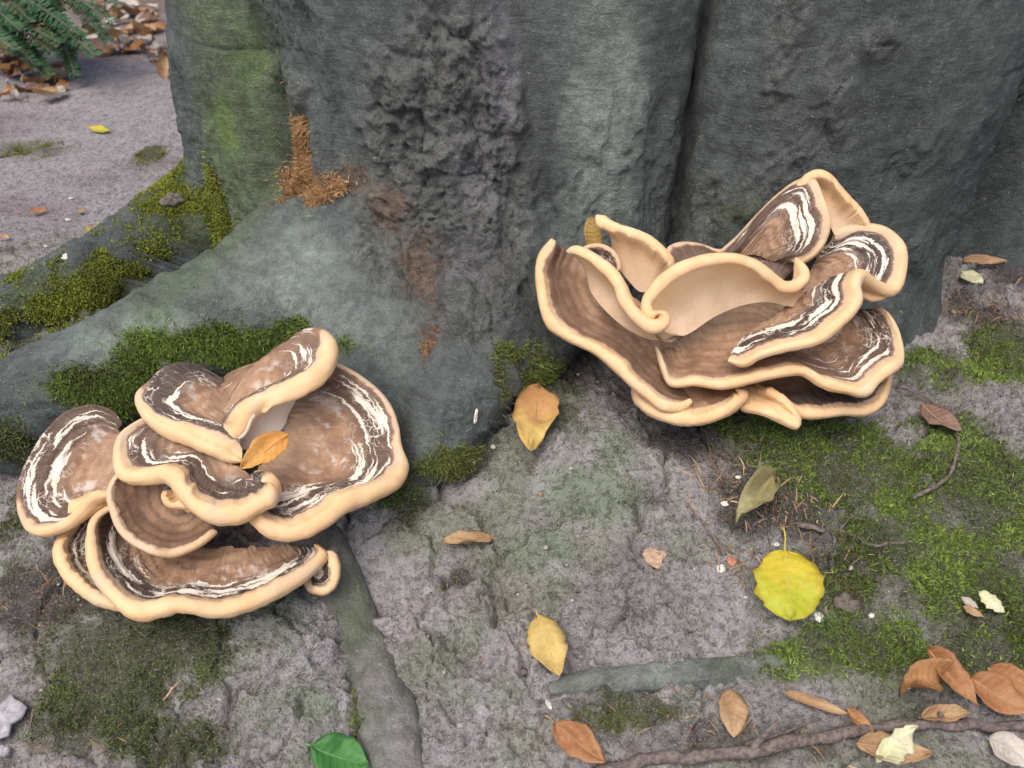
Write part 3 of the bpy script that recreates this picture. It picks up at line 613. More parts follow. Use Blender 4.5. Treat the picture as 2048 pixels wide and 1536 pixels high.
# right zoned cap with broad front roll
frond(left, z, [(1430, 320), (1500, 265), (1590, 250), (1690, 295), (1790, 368), (1860, 450), (1898, 550), (1912, 640), (1945, 730), (1925, 800), (1880, 840), (1780, 890), (1660, 940), (1560, 1015), (1430, 1072), (1330, 1070), (1250, 1020), (1205, 965), (1240, 900)],
      [(1420, 400), (1400, 440), (1385, 490), (1370, 550), (1350, 610), (1320, 660), (1280, 720), (1240, 760), (1215, 800), (1230, 850)], [.825, .825, .825, .82, .805, .785, .765, .75, .745, .755], [.825, .825, .82, .81, .795, .78], rr=[.003, .003, .0034, .0038, .008, .0105, .0105, .010, .006], cw=[-.004, .001, .001, .002, .014, .019, .020, .020, .014], white=[.6, .9, 1, 1, 1, 1, 1, .8], dk=[.6, .7, .8, .9, .9, .8], sag=[.004, .010, .014, .014, .006, .004])
# upper petal
frond(left, z, [(1070, 600), (1140, 570), (1175, 490), (1225, 430), (1330, 388), (1440, 345), (1520, 290)], [(1120, 640), (1180, 650), (1250, 625), (1310, 585), (1345, 545), (1365, 480), (1400, 400)], [.785, .78, .785, .79], [.805, .815, .82], top=False, rr=.004, cw=.012, white=0, dk=0, pale=.8, sag=-.004)
frond(left, z, [(1035, 400), (1055, 320), (1120, 278), (1210, 245), (1310, 198), (1400, 125), (1480, 80), (1565, 105), (1598, 180), (1572, 255), (1480, 318), (1360, 372), (1250, 415), (1195, 480), (1150, 570), (1075, 612)], [(1060, 470), (1070, 480), (1080, 490), (1090, 500), (1095, 515), (1095, 540), (1090, 560)], [.82, .82, .815, .80, .785, .775, .775, .78], [.81, .805, .795], rr=[.003, .003, .004, .006, .0095, .0095, .009, .006], cw=[-.008, -.008, -.006, -.003, .013, .016, .015, .012], white=[.1, .2, .4, .8, .9, .8, .7], dk=[.3, .3, .6, .7, .6], sag=-.006)
# upper left dark cap
frond(left, z, [(1060, 370), (1020, 300), (950, 258), (860, 245), (775, 268), (710, 330), (642, 400), (665, 480), (750, 552), (880, 602), (1000, 652), (1085, 695), (1155, 705)], [(1065, 430), (1065, 470), (1070, 510), (1085, 550), (1100, 590), (1125, 630), (1145, 660)], [.825, .82, .81, .795, .78, .77, .775], [.81, .805, .79], rr=[.003, .0034, .0042, .007, .0085, .0085, .006], cw=[-.009, -.009, -.006, .006, .014, .014, .010], white=[.8, .9, .9, .8, .6], dk=1, sag=-.008)
# middle front ruffle
frond(left, z, [(720, 490), (640, 530), (565, 590), (535, 680), (548, 768), (600, 805), (690, 795), (760, 780), (825, 815), (870, 890), (945, 960), (1040, 1000), (1140, 985), (1225, 935), (1305, 895), (1315, 840), (1250, 800)],
      [(800, 560), (850, 590), (900, 620), (960, 660), (1010, 690), (1060, 715), (1110, 745), (1160, 770), (1200, 780)], [.80, .785, .765, .75, .745, .735, .73, .735, .755], [.80, .795, .79, .785, .785], rr=[.004, .006, .008, .0095, .0095, .010, .008], cw=[.005, .008, .012, .015, .016, .016, .012], white=[.4, .9, .8, .4, .5, .9, .9], dk=[.7, .8, .8, .9, 1], sag=.006)

# ------------------------------------------------------------------ leaves
LEAF = {}; STALKS = {}
STALKC = {'yellowgreen': ((.50, .40, .06), (.58, .50, .10)), 'green': ((.10, .25, .08), (.16, .32, .10)), 'pale': ((.6, .58, .38), (.7, .7, .5)), 'straw': ((.5, .36, .13), (.6, .45, .18)), 'ochre': ((.5, .26, .07), (.6, .34, .1)), 'silver': ((.4, .36, .32), (.5, .46, .42))}
def leaf_mat(key):
    if key not in LEAF:
        LEAF[key] = mat_leaf('leaf_' + key, *{
            'ochre': ((.62, .30, .07), (.70, .40, .12), (.42, .20, .06)),
            'amber': ((.55, .30, .13), (.66, .48, .16), (.38, .20, .09)),
            'yellowgreen': ((.62, .52, .05), (.46, .50, .04), (.40, .20, .02)),
            'straw': ((.58, .42, .14), (.66, .50, .19), (.40, .25, .08)),
            'brown': ((.36, .18, .075), (.48, .25, .11), (.20, .10, .05)),
            'rust': ((.36, .165, .075), (.43, .22, .105), (.22, .10, .05)),
            'tan': ((.40, .255, .14), (.50, .345, .20), (.26, .15, .085)),
            'dull': ((.22, .13, .10), (.29, .19, .15), (.12, .075, .06)),
            'olive': ((.28, .25, .12), (.38, .36, .20), (.17, .14, .07)),
            'green': ((.055, .19, .05), (.075, .24, .06), (.04, .14, .04)),
            'pale': ((.66, .66, .42), (.76, .75, .56), (.45, .46, .22)),
            'silver': ((.50, .46, .42), (.62, .58, .54), (.34, .28, .24))}[key], **({'vein': (.16, .36, .12)} if key == 'green' else {}))
    return LEAF[key]
def leaf_verts(ln, wd, curl, cup, twist, seed, jag=.05, nu=20, nv=9, pk=.85, blunt=.75):
    t = np.linspace(0, 1, nu)[:, None]; s = np.linspace(-1, 1, nv)[None]
    prof_ = np.sin(math.pi * np.clip(t, 0, 1) ** pk) ** blunt * (1 - .12 * t)
    ed = 1 + jag * vn(np.stack([t * 9 + 0 * s, np.sign(s) * 3 + 0 * t, t * 0 + s * 0 + seed], -1), 1.3, seed) * np.abs(s) ** 2 + jag * .35 * np.sin(t * 60) * np.abs(s) ** 3
    y = wd / 2 * prof_ * s * ed
    x = ln * (t + 0 * s); xc = t - .5
    c = cup * wd; zz = c * (np.abs(s) ** 1.6) * prof_ + curl * ln * (xc ** 2) * 4 * .25
    zz = zz + twist * wd * s * xc * 1.4 + .085 * ln * vn(np.stack([t * 3 + 0 * s, s * 1.5 + 0 * t, 0 * t * s + seed], -1), 1.4, seed + 5)
    if cup > .5:                                          # rolled leaf: wind the width round a cylinder
        ang = s * prof_ * (1.2 + cup); rc = wd / 2 / (1.2 + cup); y = rc * np.sin(ang); zz = zz * 0 + rc * (1 - np.cos(ang)) + curl * ln * xc ** 2
    V = np.stack([x, y + 0 * x, zz + 0 * x], -1)
    return V.reshape(-1, 3), grid_faces(nu, nv), (t + 0 * s).ravel(), (s + 0 * t).ravel()
def leaf(label, base, tip, ratio, key, curl=.2, cup=.12, twist=0.0, roll=0.0, lift=.003, depth=None, stalk=.2, jag=.10, face=.35, group=None, name='fallen_leaf', cat='leaf', up=None, pk=.85, blunt=.75):
    seed = int(base[0] * 3 + base[1] * 7 + tip[0]) % 997
    if depth is None:
        a, b = hit([base[0], tip[0]], [base[1], tip[1]])
        n = normal_at(((a + b) / 2)[None])[0]
    else:
        a, b = at(*base, depth[0]), at(*tip, depth[1]); n = np.array([0, 0, 1.0])
    n = nrm(n + face * nrm(CAM - a)) if up is None else np.asarray(up, float)
    X = nrm(b - a); ln = np.linalg.norm(b - a); Y = nrm(np.cross(n, X)); Z = np.cross(X, Y)
    r = math.radians(roll); Y, Z = Y * math.cos(r) + Z * math.sin(r), Z * math.cos(r) - Y * math.sin(r)
    V, F, lt, ls = leaf_verts(ln, ln * ratio, curl, cup, twist, seed, jag, 20, 9, pk, blunt)
    o_ = a + n * lift
    W = o_ + V[:, :1] * X + V[:, 1:2] * Y + V[:, 2:] * Z
    if depth is None:                                     # let the blade rest on what is under it
        low = (W[:, 2] - ground(W[:, 0], W[:, 1])).min(); W[:, 2] += lift - low if low < lift else -min(low - lift, .012)
    t = empty(name, tuple(W.mean(0))); tag(t, label, cat, group)
    o = link('blade', np_mesh('blade', W, F, {'lt': lt, 'ls': ls}), leaf_mat(key), t)
    m = o.modifiers.new('thickness', 'SOLIDIFY'); m.thickness = .0005
    mid = W.reshape(-1, 9, 3)[:, 4] + Z * .0004
    pth = [mid[0] - X * ln * stalk + Z * ln * .03 * stalk, mid[0] - X * ln * stalk * .5 + Y * ln * .02, mid[0]] + [mid[i] for i in (5, 10, 15)] if stalk > 0 else [mid[i] for i in (0, 5, 10, 15)]
    V2, F2 = tube(spline(pth, 14), np.linspace(.0008, .0003, 14), 6)
    link('stalk', poly_mesh('stalk', V2, F2), STALKS.setdefault(key, mat_plain('stalk_' + key, *STALKC.get(key, ((.30, .19, .09), (.42, .28, .14))), 300, .6)), t)
    return t
leaf('upright amber leaf with yellow tip stuck to the pale soil below the trunk', (1079, 800), (1062, 928), .52, 'amber', .1, .1, stalk=.32, face=.6)
leaf('round bright yellow-green leaf lying among needles beside the moss', (1560, 1130), (1570, 1275), .86, 'yellowgreen', .15, .08, stalk=.3, jag=.22, face=.6, pk=1.05, blunt=.55)
leaf('straw yellow leaf with a pointed tip on bare soil above a buried root', (1075, 1255), (1118, 1378), .58, 'straw', .2, .12, stalk=.08, face=.5)
leaf('small folded amber brown leaf on the grey soil', (985, 1090), (890, 1092), .55, 'tan', .1, .25, roll=38, stalk=.05)
leaf('olive grey crumpled leaf propped on dry needles', (1540, 975), (1470, 1066), .42, 'olive', .2, .45, twist=.5, stalk=.05, face=.6)
leaf('dull purple brown leaf under the curved twig on moss', (1835, 835), (1915, 885), .62, 'dull', .2, .15, lift=.008, stalk=.05)
leaf('flat tan brown leaf with a gall bump on its blade', (1462, 1385), (1466, 1480), .62, 'tan', .1, .1, stalk=.0, jag=.12, face=.6)
leaf('narrow curled brown leaf lying above the long branch', (1565, 1395), (1690, 1438), .30, 'tan', .25, .55, stalk=.04)
leaf('small rusty brown leaf standing on edge touching the long branch', (1690, 1425), (1745, 1480), .45, 'brown', .3, .4, stalk=.0)
leaf('orange brown leaf lying in front of the end of the long branch', (1110, 1465), (1210, 1545), .55, 'rust', .2, .2, stalk=.2, face=.5)
leaf('long rolled rusty brown leaf leaning over the leaf heap', (1838, 1328), (1935, 1445), .42, 'rust', .15, .4, stalk=.0, lift=.014, face=.5)
leaf('broad bright rust leaf at the right of the leaf heap', (1925, 1370), (2045, 1440), .66, 'rust', .3, .2, stalk=.0, lift=.010, face=.4)
leaf('dark rust leaf behind the broad one in the leaf heap', (1965, 1345), (2075, 1400), .6, 'rust', .3, .15, stalk=.0, lift=.006)
leaf('crumpled brown leaf folded into points beside the leaf heap', (1795, 1420), (1868, 1385), .75, 'brown', .4, .5, twist=.9, stalk=.0, face=.6)
leaf('tan curled leaf tucked below the rolled leaf of the heap', (1828, 1455), (1930, 1445), .35, 'tan', .3, .45, stalk=.0, lift=.004)
leaf('tan brown leaf lying below the long branch', (1700, 1508), (1850, 1528), .42, 'tan', .2, .2, stalk=.0)
leaf('pale cream green torn leaf lying on the long branch', (1745, 1545), (1815, 1480), .5, 'pale', .3, .25, twist=.4, stalk=.0, jag=.3, lift=.008, face=.6)
leaf('grey brown weathered leaf below the end of the branch', (1965, 1490), (2060, 1540), .7, 'silver', .2, .2, stalk=.0, jag=.12, face=.4)
leaf('glossy green living leaf on dark soil', (625, 1508), (740, 1545), .75, 'green', .15, .1, stalk=.1, face=.5)
leaf('white torn leaf scrap on moss next to a grey scrap', (1945, 1205), (1995, 1248), .55, 'pale', .2, .2, lift=.008, stalk=.0, jag=.3, face=.5)
leaf('small grey leaf scrap on moss next to a white scrap', (1918, 1200), (1952, 1222), .5, 'silver', .2, .2, lift=.008, stalk=.0, jag=.2)
leaf('small tan leaf scrap under the white and grey scraps', (1918, 1228), (1958, 1248), .5, 'tan', .2, .2, lift=.008, stalk=.0, jag=.2)
leaf('ochre leaf lying in the middle of the mushroom caps', (578, 872), (482, 940), .52, 'ochre', .25, .2, depth=(.775, .755), stalk=.0, up=nrm(np.array([.1, -.55, .8])))
leaf('curled yellow leaf standing wedged between mushroom and trunk', (1195, 500), (1182, 430), .75, 'straw', .2, .55, depth=(.90, .88), stalk=.0, up=nrm(np.array([-.2, -.9, .3])), jag=.15)
leaf('brown leaf lying against the trunk foot behind the mushroom', (1918, 545), (2005, 548), .35, 'tan', .2, .3, stalk=.0)
leaf('pale yellow leaf lying on soil against the trunk foot', (1918, 562), (1962, 585), .62, 'pale', .2, .1, stalk=.0, face=.5)
leaf('yellow-green leaf lying alone on the bare path', (182, 262), (222, 268), .42, 'yellowgreen', .2, .15, stalk=.15)
leaf('rusty curled leaf lying on the path beside a white crumb', (62, 432), (98, 428), .55, 'rust', .3, .3, stalk=.0)
leaf('ochre leaf sliver on the edge of the mossy root', (168, 458), (198, 438), .35, 'straw', .1, .2, stalk=.0)
leaf('tan leaf sliver on the path edge above the mossy root', (150, 428), (176, 424), .4, 'tan', .1, .2, stalk=.0)
leaf('small tan leaf on the path by the mossy hump', (2, 484), (24, 487), .45, 'tan', .1, .2, stalk=.0)
# litter of leaves at the far edge of the path
def bg_leaves():
    keys = ['brown', 'dull', 'silver', 'brown', 'tan', 'dull', 'silver', 'tan']; protos = []
    for i, k in enumerate(keys):
        V, F, lt, ls = leaf_verts(.075, .04, .5, .2 + .08 * (i % 4), .3, 300 + i, .12, 14, 9)
        V = V - V.mean(0); me = np_mesh('blade', V, F, {'lt': lt, 'ls': ls}); me.materials.append(leaf_mat(k)); protos.append(me)
    pts = []
    for a, b, w_, h_, n in ((60, 60, 90, 60, 46), (300, 40, 80, 45, 46), (60, 165, 80, 40, 24), (330, 110, 40, 30, 14), (230, 90, 60, 30, 18), (170, 10, 160, 30, 30), (20, 130, 40, 40, 14)):
        for _ in range(n): pts.append((a + random.gauss(0, .6) * w_, b + random.gauss(0, .6) * h_))
    lab = {'brown': 'brown curled leaf in the litter along the far side of the path', 'tan': 'tan curled leaf in the litter along the far side of the path', 'silver': 'bleached pale leaf in the litter along the far side of the path',
           'rust': 'rusty leaf in the litter along the far side of the path', 'dull': 'dull purple brown leaf in the litter along the far side of the path'}
    i = 0
    pts = [q for q in pts if -40 < q[0] < 385 and -30 < q[1] < 212]; H = hit(*np.array(pts).T)
    for (px, py), p in zip(pts, H):
        if px < -40 or px > 385 or py < -30 or py > 212: continue
        if py > 120 and px > 130: continue
        if p[1] < 1.5: continue
        j = random.randrange(8); k = keys[j]
        t = empty('fallen_leaf', (p[0], p[1], float(ground(p[:1], p[1:2])[0]) + random.uniform(.002, .02)))
        tag(t, lab[k], 'leaf', k + ' leaves in the far litter')
        t.rotation_euler = (random.gauss(0, .3), random.gauss(0, .3), random.uniform(0, 6.28)); sc = random.uniform(.5, 1.05); t.scale = (sc, sc, sc)
        o = bpy.data.objects.new('blade', protos[j]); COL.objects.link(o); o.parent = t; i += 1
bg_leaves()

# ------------------------------------------------------------------ twigs and small fragments
def twig(label, pts, r0, r1, shoots=(), lift=.5, mat=None, name='twig', cat='twig'):
    q = hit(*np.array(pts, float).T); n = 14 * len(pts); path = spline(q, n)
    path[:, 2] = np.maximum(path[:, 2], ground(path[:, 0], path[:, 1])) ; k = np.ones(7) / 7
    for c in (0, 1, 2): path[3:-3, c] = np.convolve(path[:, c], k, 'valid')
    rad = np.linspace(r0, r1, n) * (1 + .18 * vn(np.stack([np.arange(n) * .35, np.arange(n) * 0, np.arange(n) * 0 + r0 * 1e4], -1)))
    path[:, 2] += rad * lift; path = path + .6 * r0 * np.stack([vn(path, 60, 4), vn(path, 60, 5), .4 * vn(path, 60, 6)], -1)
    V, F = tube(path, rad, 10, .3, 3)
    t = empty(name, tuple(path[n // 2])); tag(t, label, cat); link('stem', poly_mesh('stem', V, F), mat or M_TWIG, t)
    for (i, dx, dy, ln) in shoots:
        a = path[int(i * (n - 1))]; dirv = nrm(RGT * dx + UPV * dy + np.array([0, 0, .25])); m = np.linspace(0, 1, 10)[:, None]
        pp = a + dirv * ln * m + .004 * np.array([0, 0, 1]) * m * (1 - m)
        V, F = tube(pp, np.linspace(r1 * .8 + .0004, r1 * .3, 10), 6, .2, 5); link('side_shoot', poly_mesh('side_shoot', V, F), mat or M_TWIG, t)
    return t
twig('long dark branch lying across the brown fallen leaves', [(1180, 1560), (1280, 1530), (1420, 1520), (1540, 1500), (1650, 1485), (1760, 1462), (1900, 1462), (2060, 1455)], .0052, .0042, [(.35, .6, .55, .035), (.62, .2, -.6, .012), (.8, -.3, .5, .012)], .9, name='fallen_branch', cat='branch')
twig('thin shoot lying just above the long dark branch', [(1490, 1490), (1560, 1470), (1600, 1455), (1640, 1440)], .0018, .0009)
twig('curved thin twig arching over the moss and a dull leaf', [(1790, 780), (1850, 805), (1895, 850), (1908, 905), (1895, 960), (1860, 990), (1822, 1012)], .0012, .0020, [(.35, .1, .7, .015)], 4.5)
twig('short grey knotty twig between the needles and the moss', [(1595, 1056), (1660, 1080), (1720, 1092), (1770, 1102), (1822, 1092)], .0026, .0012, [(.35, .5, .5, .02), (.5, .3, -.6, .01)], 2.2)
twig('dark twig leaning below the mushroom stalk', [(1450, 905), (1480, 930), (1508, 965)], .0014, .0010)
twig('thin dark twig on soil left of the pine needles', [(1385, 1030), (1410, 1055), (1430, 1085), (1447, 1112)], .0014, .0016)
twig('straight reddish stalk running up from the yellow-green leaf', [(1525, 1030), (1534, 1080), (1540, 1125)], .0010, .0008)
twig('pale straw stick lying in the dark moss', [(328, 1402), (345, 1380), (362, 1362)], .0012, .0009, mat=M_CHIP)
twig('dry stick lying on the mossy soil by the left mushroom', [(340, 1300), (380, 1275), (420, 1255)], .0014, .0010)
twig('bent twig stuck on the path near the mossy hump', [(-10, 318), (25, 310), (55, 305)], .0025, .0018)
def chip(name, label, cat, px, py, lx, ly, mat, thick=.003, rot=0, seed=0, jag=.35, group=None):
    c = hit(px, py)[0]; d = (c - CAM) @ FWD; n = normal_at(c[None])[0]; r = math.radians(rot)
    im = RGT * math.cos(r) - UPV * math.sin(r); X = nrm(im - n * (im @ n)); Y = np.cross(n, X); k = 15
    ang = np.linspace(0, 2 * math.pi, k, endpoint=False); rad = 1 + jag * vn(np.stack([np.cos(ang) * 2, np.sin(ang) * 2, ang * 0 + seed], -1), 1.1, seed)
    ring = np.stack([np.cos(ang) * rad * lx * d / FPX / 2, np.sin(ang) * rad * ly * d / FPX / 2], -1)
    V = []; c = c + n * .0005
    c[2] = max(c[2], float(ground(c[:1], c[1:2])[0]))
    for f, h in ((.9, 0), (1.0, .45), (.95, .8), (.6, 1.0), (.25, 1.02)):
        for i in range(k): V.append(c + X * ring[i, 0] * f + Y * ring[i, 1] * f + n * (thick * h * (1 + .35 * math.sin(i * 2.3 + seed))))
    F = grid_faces(5, k, True); V.append(c + n * thick * 1.02); a = 4 * k; j = np.arange(k); j2 = (j + 1) % k
    F = np.vstack([F, np.stack([a + j, a + j2, np.full(k, 5 * k), np.full(k, 5 * k)], -1)])
    o = link(name, poly_mesh(name, np.array(V), F), mat); return tag(o, label, cat, group)
chip('bark_chip', 'tan fibrous bark chip on pale soil', 'bark chip', 1318, 1128, 76, 46, M_CHIP, .004, 8, 2)
chip('bark_piece', 'grey brown bark flake resting in the mossy root notch', 'bark chip', 345, 405, 52, 26, M_GREYCHIP, .008, -28, 5)
chip('pale_stone', 'pale lilac stone at the dark mossy soil', 'stone', 10, 1440, 70, 90, M_STONE, .005, 0, 8, .45)
chip('pale_stone', 'small white stone below the lilac one', 'stone', 14, 1510, 22, 22, M_STONE, .006, 0, 9, .3)
chip('clod', 'dark soil clod right of the yellow-green leaf', 'clod', 1685, 1215, 60, 36, M_GREYCHIP, .010, 10, 12)
for i, (px, py, a, b) in enumerate(((1440, 1140, 20, 18), (1702, 1137, 9, 12), (1742, 1233, 12, 12), (1448, 1015, 14, 16), (1475, 958, 14, 9), (1550, 1102, 14, 10), (1097, 1413, 24, 10), (132, 515, 16, 14), (143, 398, 9, 8), (137, 441, 12, 8), (92, 494, 8, 6), (1635, 1240, 22, 20), (1862, 765, 9, 9), (945, 925, 8, 8), (985, 895, 10, 10))):
    chip('white_crumb', 'small whitish crumb lying on the soil and moss', 'crumb', px, py, a, b, M_WHITE, .002, i * 40, 20 + i, .3, 'whitish crumbs scattered on the ground')
chip('white_fleck', 'white dropping stuck to the smooth root end between the mushrooms', 'fleck', 951, 830, 9, 30, M_WHITE, .0012, 8, 41)
chip('seed_husk', 'reddish bud husk beside a white crumb', 'husk', 1462, 1125, 20, 22, mat_plain('husk', (.36, .13, .09), (.5, .24, .17), 200), .004, 20, 44)

def stick_field(name, label, cat, sp, n, lmin, lmax, wmin, wmax, cols, lean=.15, off=.0, kind='stuff', seed=0, thr=.25, patchy=1.0):
    """many tiny blades scattered on the surface inside the given patches, leaning out along the surface normal"""
    rng = np.random.default_rng(seed); O, Dn = [], []
    area = np.array([s.rx * s.ry * s.w for s in sp]); cnt = (n * area / area.sum()).astype(int)
    P, N = [], []
    for s, c in zip(sp, cnt):
        q = rng.normal(0, .72, (c, 2)); base = s.c + s.t1 * (q[:, :1] * s.rx) + s.t2 * (q[:, 1:] * s.ry) + s.n * .06
        nn = np.broadcast_to(-s.n, base.shape); p = cast(base, nn, 16, .25); P.append(p)
    P = np.vstack(P); wob = fbm(P, 40, 3, 67) * .7 + fbm(P, 9, 4, 61) * .5
    m = spots(P, sp, wob) * (1 - .75 * patchy * sst(.0, .35, fbm(P, 30, 3, 51))); keep = sst(thr * .45, thr * 2.2, m); P = P[rng.random(len(P)) < np.maximum(keep, .05)]
    N = normal_at(P); onG = tree_sdf(P) > .004; P[:, 2] = np.where(onG, ground(P[:, 0], P[:, 1]) + .001, P[:, 2])
    n = len(P); L = rng.uniform(lmin, lmax, n) * (.75 + .5 * np.clip(fbm(P, 60, 2, 5) + .5, 0, 1)); W = rng.uniform(wmin, wmax, n)
    rd = nrm(rng.normal(0, 1, (n, 3))); D = nrm(N * (1 - lean) + rd * lean * 1.6 + np.array([0, 0, .25]) * (1 - lean)); Sd = nrm(np.cross(D, nrm(rng.normal(0, 1, (n, 3)))))
    mid = P + D * (L * .55)[:, None]; tipp = P + nrm(D + rd * .55 + [0, 0, -.12]) * L[:, None]
    b0 = P - N * .001
    V = np.stack([b0 - Sd * (W * .4)[:, None], b0 + Sd * (W * .4)[:, None], mid + Sd * (W * .5)[:, None], mid - Sd * (W * .5)[:, None], tipp + Sd * (W * .12)[:, None], tipp - Sd * (W * .12)[:, None]], 1).reshape(-1, 3)
    i = np.arange(n)[:, None] * 6; F = np.concatenate([i + [0, 1, 2, 3], i + [3, 2, 4, 5]], 0)
    cols = np.array(cols); t = np.clip(.5 + .55 * fbm(P, 26, 3, 33) + rng.normal(0, .22, n), 0, .999) * (len(cols) - 1); j = t.astype(int)
    C = cols[j] + (cols[np.minimum(j + 1, len(cols) - 1)] - cols[j]) * (t - j)[:, None]; C = C * rng.uniform(.95, 1.75, (n, 1))
    o = link(name, np_mesh(name, V, F, {'col': np.repeat(C, 6, 0)}), M_MOSS if name != 'plant_litter' else M_LITTER)
    return tag(o, label, cat, kind=kind)
GREENS = [(.055, .055, .022), (.065, .09, .022), (.095, .145, .028), (.13, .20, .035), (.20, .27, .06)]
DULL = [(.05, .055, .024), (.075, .092, .034), (.10, .125, .045), (.13, .16, .06)]
stick_field('moss', 'thick green moss carpet covering the bank on the right', 'moss', MOSS_BANK, 125000, .003, .0075, .0006, .0012, GREENS, .45, seed=1)
stick_field('moss', 'green moss cushion on the sloping root above the mushroom', 'moss', MOSS_ROOT, 40000, .0035, .0085, .0006, .0012, GREENS, .4, seed=2)
stick_field('moss', 'bright moss on the hump left of the trunk', 'moss', MOSS_HUMP, 62000, .002, .0055, .0008, .0014, [(.06, .06, .016), (.10, .115, .02), (.16, .19, .025), (.22, .25, .035)], .4, seed=3)
stick_field('moss', 'thin moss tufts on the soil between the mushrooms', 'moss', MOSS_MID, 24000, .003, .008, .0006, .0011, [(.07, .06, .025), (.09, .09, .03), (.10, .14, .03), (.15, .21, .04)], .45, seed=4)
stick_field('moss', 'flat dark moss on the soil below the left mushroom', 'moss', MOSS_LEFT, 60000, .002, .005, .0006, .0011, DULL, .55, seed=5)
stick_field('dry_moss', 'rusty brown dry moss tuft hanging on the trunk', 'moss', DRY, 17000, .004, .011, .0004, .0009, [(.13, .075, .035), (.25, .145, .065), (.36, .22, .11), (.46, .31, .17)], .55, seed=6, thr=.3, patchy=0)
stick_field('dry_moss', 'small rusty moss patches in the bark crevice above the root end', 'moss', DRY2, 1600, .003, .007, .0006, .001, [(.13, .075, .035), (.25, .13, .055), (.34, .18, .07)], .55, seed=7, thr=.35)
LIT = mk((1560, 1000, 160, 90), (1600, 1150, 160, 60), (1500, 1480, 330, 60, .5), (1300, 1430, 160, 60, .4), (100, 1210, 130, 70, .5), (1880, 900, 150, 150, .15), (1960, 620, 90, 50, .9), (150, 1470, 150, 60, .4), (820, 1050, 120, 60, .25), (60, 200, 120, 20, .3))
stick_field('plant_litter', 'dry needles and plant crumbs scattered over the dark soil', 'litter', LIT, 3200, .004, .020, .0007, .0016, [(.07, .05, .04), (.16, .10, .07), (.27, .18, .11), (.40, .29, .19)], .93, seed=8, thr=.12)

def crumbs():
    rng = np.random.default_rng(21); n = 5200
    x = rng.uniform(-.62, .66, n); y = .37 + .62 * rng.random(n) ** 1.0; p = np.stack([x, y, x * 0], -1)
    k = (fbm(p, 11, 3, 55) + .35 * rng.normal(0, 1, n) > .12) & (tree_sdf(np.stack([x, y, ground(x, y, False)], -1)) > .01); x, y = x[k], y[k]; n = len(x)
    c = np.stack([x, y, ground(x, y)], -1); r = .0009 * np.exp(rng.normal(.25, .45, n)); r = np.minimum(r, .0042)
    O = np.array([[1, 0, 0], [0, 1, 0], [-1, 0, 0], [0, -1, 0], [0, 0, 1], [0, 0, -1], [.62, .62, .5], [-.62, .62, .45], [-.6, -.6, .5], [.6, -.62, .45]], float)
    T = np.array([[4, 6, 7], [4, 7, 8], [4, 8, 9], [4, 9, 6], [6, 0, 1], [6, 1, 7], [7, 1, 2], [7, 2, 8], [8, 2, 3], [8, 3, 9], [9, 3, 0], [9, 0, 6], [5, 1, 0], [5, 2, 1], [5, 3, 2], [5, 0, 3]])
    a = rng.uniform(0, 6.28, n); R = np.stack([np.cos(a), -np.sin(a), np.sin(a), np.cos(a)], -1).reshape(n, 2, 2)
    V = O[None] * rng.uniform(.6, 1.4, (n, 10, 1)) * (rng.uniform(.6, 1.5, (n, 1, 3)) * [1, 1, .7]); V[..., :2] = np.einsum('nij,nkj->nki', R, V[..., :2])
    V = c[:, None] + V * r[:, None, None]; F = (np.arange(n)[:, None, None] * 10 + T[None]).reshape(-1, 3)
    base = np.array([(.36, .33, .33), (.22, .19, .18), (.11, .09, .08), (.44, .42, .42), (.27, .2, .15)]); C = base[rng.integers(0, 5, n)] * rng.uniform(.8, 1.15, (n, 1))
    o = link('soil_crumbs', np_mesh('soil_crumbs', V.reshape(-1, 3), F, {'col': np.repeat(C, 10, 0)}, False), M_LITTER); tag(o, 'loose soil crumbs and grit strewn over the pale ground', 'grit', kind='stuff')
crumbs()

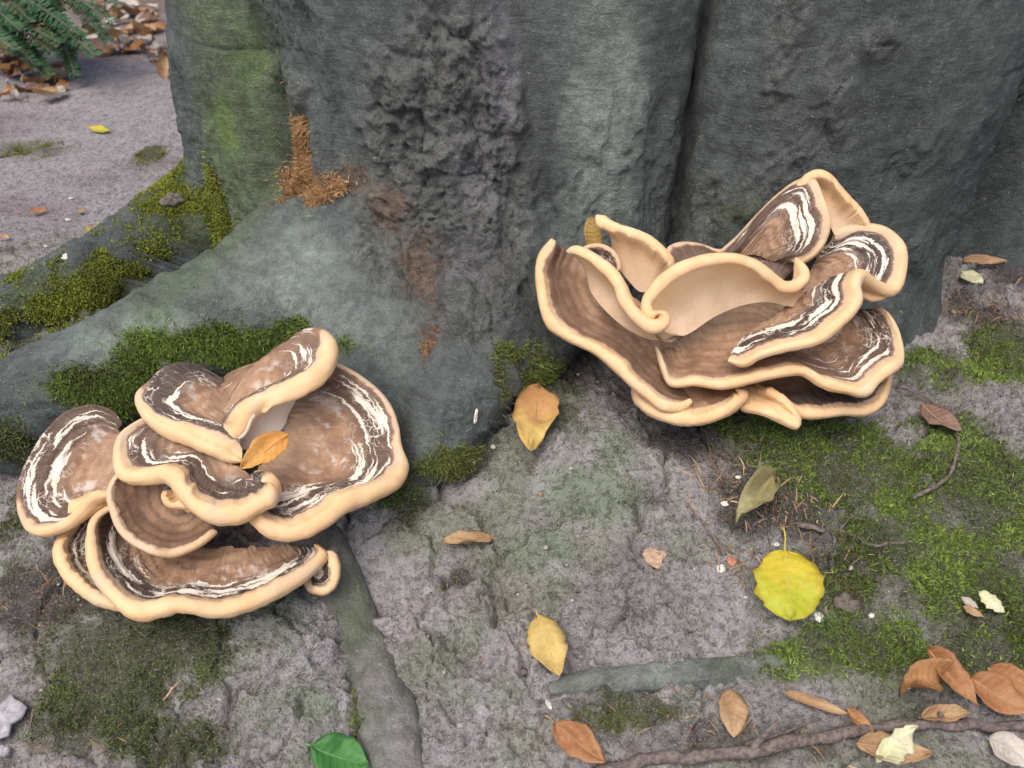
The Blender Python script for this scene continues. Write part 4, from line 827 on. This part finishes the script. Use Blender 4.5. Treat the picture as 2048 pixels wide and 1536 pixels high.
# ------------------------------------------------------------------ young yew by the path
def yew():
    c = at(-60, 60, 1.9); gz = float(ground(np.array([c[0]]), np.array([c[1]]))[0])
    t = empty('yew_sapling', (c[0], c[1], gz)); tag(t, 'dark green needled yew branches hanging over the leaf litter', 'sapling')
    m = mat_plain('yew_needles', (.022, .068, .030), (.055, .14, .060), 60, .6)
    V, F = tube(spline([(c[0] - .12, c[1], gz - .02), (c[0] - .10, c[1] - .01, gz + .15), (c[0] - .06, c[1], gz + .42)], 20), np.linspace(.009, .004, 20), 8, .2); link('stem', poly_mesh('stem', V, F), M_TWIG, t)
    ends = [((-60, -40), (60, 40)), ((-80, 10), (110, 110)), ((-40, -60), (175, -10)), ((0, -50), (225, 45)), ((-60, 30), (70, 130)), ((60, 20), (150, 140)), ((-20, 0), (160, 70)), ((-90, 60), (30, 100)), ((20, -60), (120, 20)), ((-60, -20), (130, 60)), ((-60, 50), (120, 85)), ((-50, -60), (90, 10)), ((-70, 20), (40, 60)), ((60, -60), (235, 10)), ((80, -20), (215, 80)), ((40, 30), (190, 110)), ((100, 0), (150, 150)), ((-20, 60), (100, 150))]
    for i, (a, b) in enumerate(ends):
        d0 = 1.84 + .03 * (i % 3); A, B = at(*a, d0), at(*b, d0 - .10 - .02 * (i % 4)); n = 46
        path = spline([A, (A + B) / 2 + [0, 0, .03], B], n); X = nrm(np.gradient(path, axis=0)); up = nrm(np.array([.1 * (i % 3 - 1), -.35, 1.0])); Y = nrm(np.cross(up, X))
        vs_, fs = [], []
        for k in range(2, n):
            for sgn in (-1, 1, -1, 1):
                L = random.uniform(.016, .026) * (1 if k < n - 8 else .7); dv = nrm(Y[k] * sgn + X[k] * random.uniform(.3, .8) + up * random.uniform(-.25, .35)); s_ = nrm(np.cross(up, dv)) * .0026
                q = path[k]; o_ = len(vs_); vs_ += [q - s_ * .6, q + s_ * .6, q + dv * L * .6 + s_ + up * .0008, q + dv * L * .6 - s_, q + dv * L]; fs += [(o_, o_ + 1, o_ + 2, o_ + 3), (o_ + 3, o_ + 2, o_ + 4, o_ + 4)]
        link('needle_spray', poly_mesh('needle_spray', np.array(vs_), np.array(fs)), m, t)
        V, F = tube(path, np.linspace(.0026, .0012, n), 6); link('shoot', poly_mesh('shoot', V, F), M_TWIG, t)
yew()
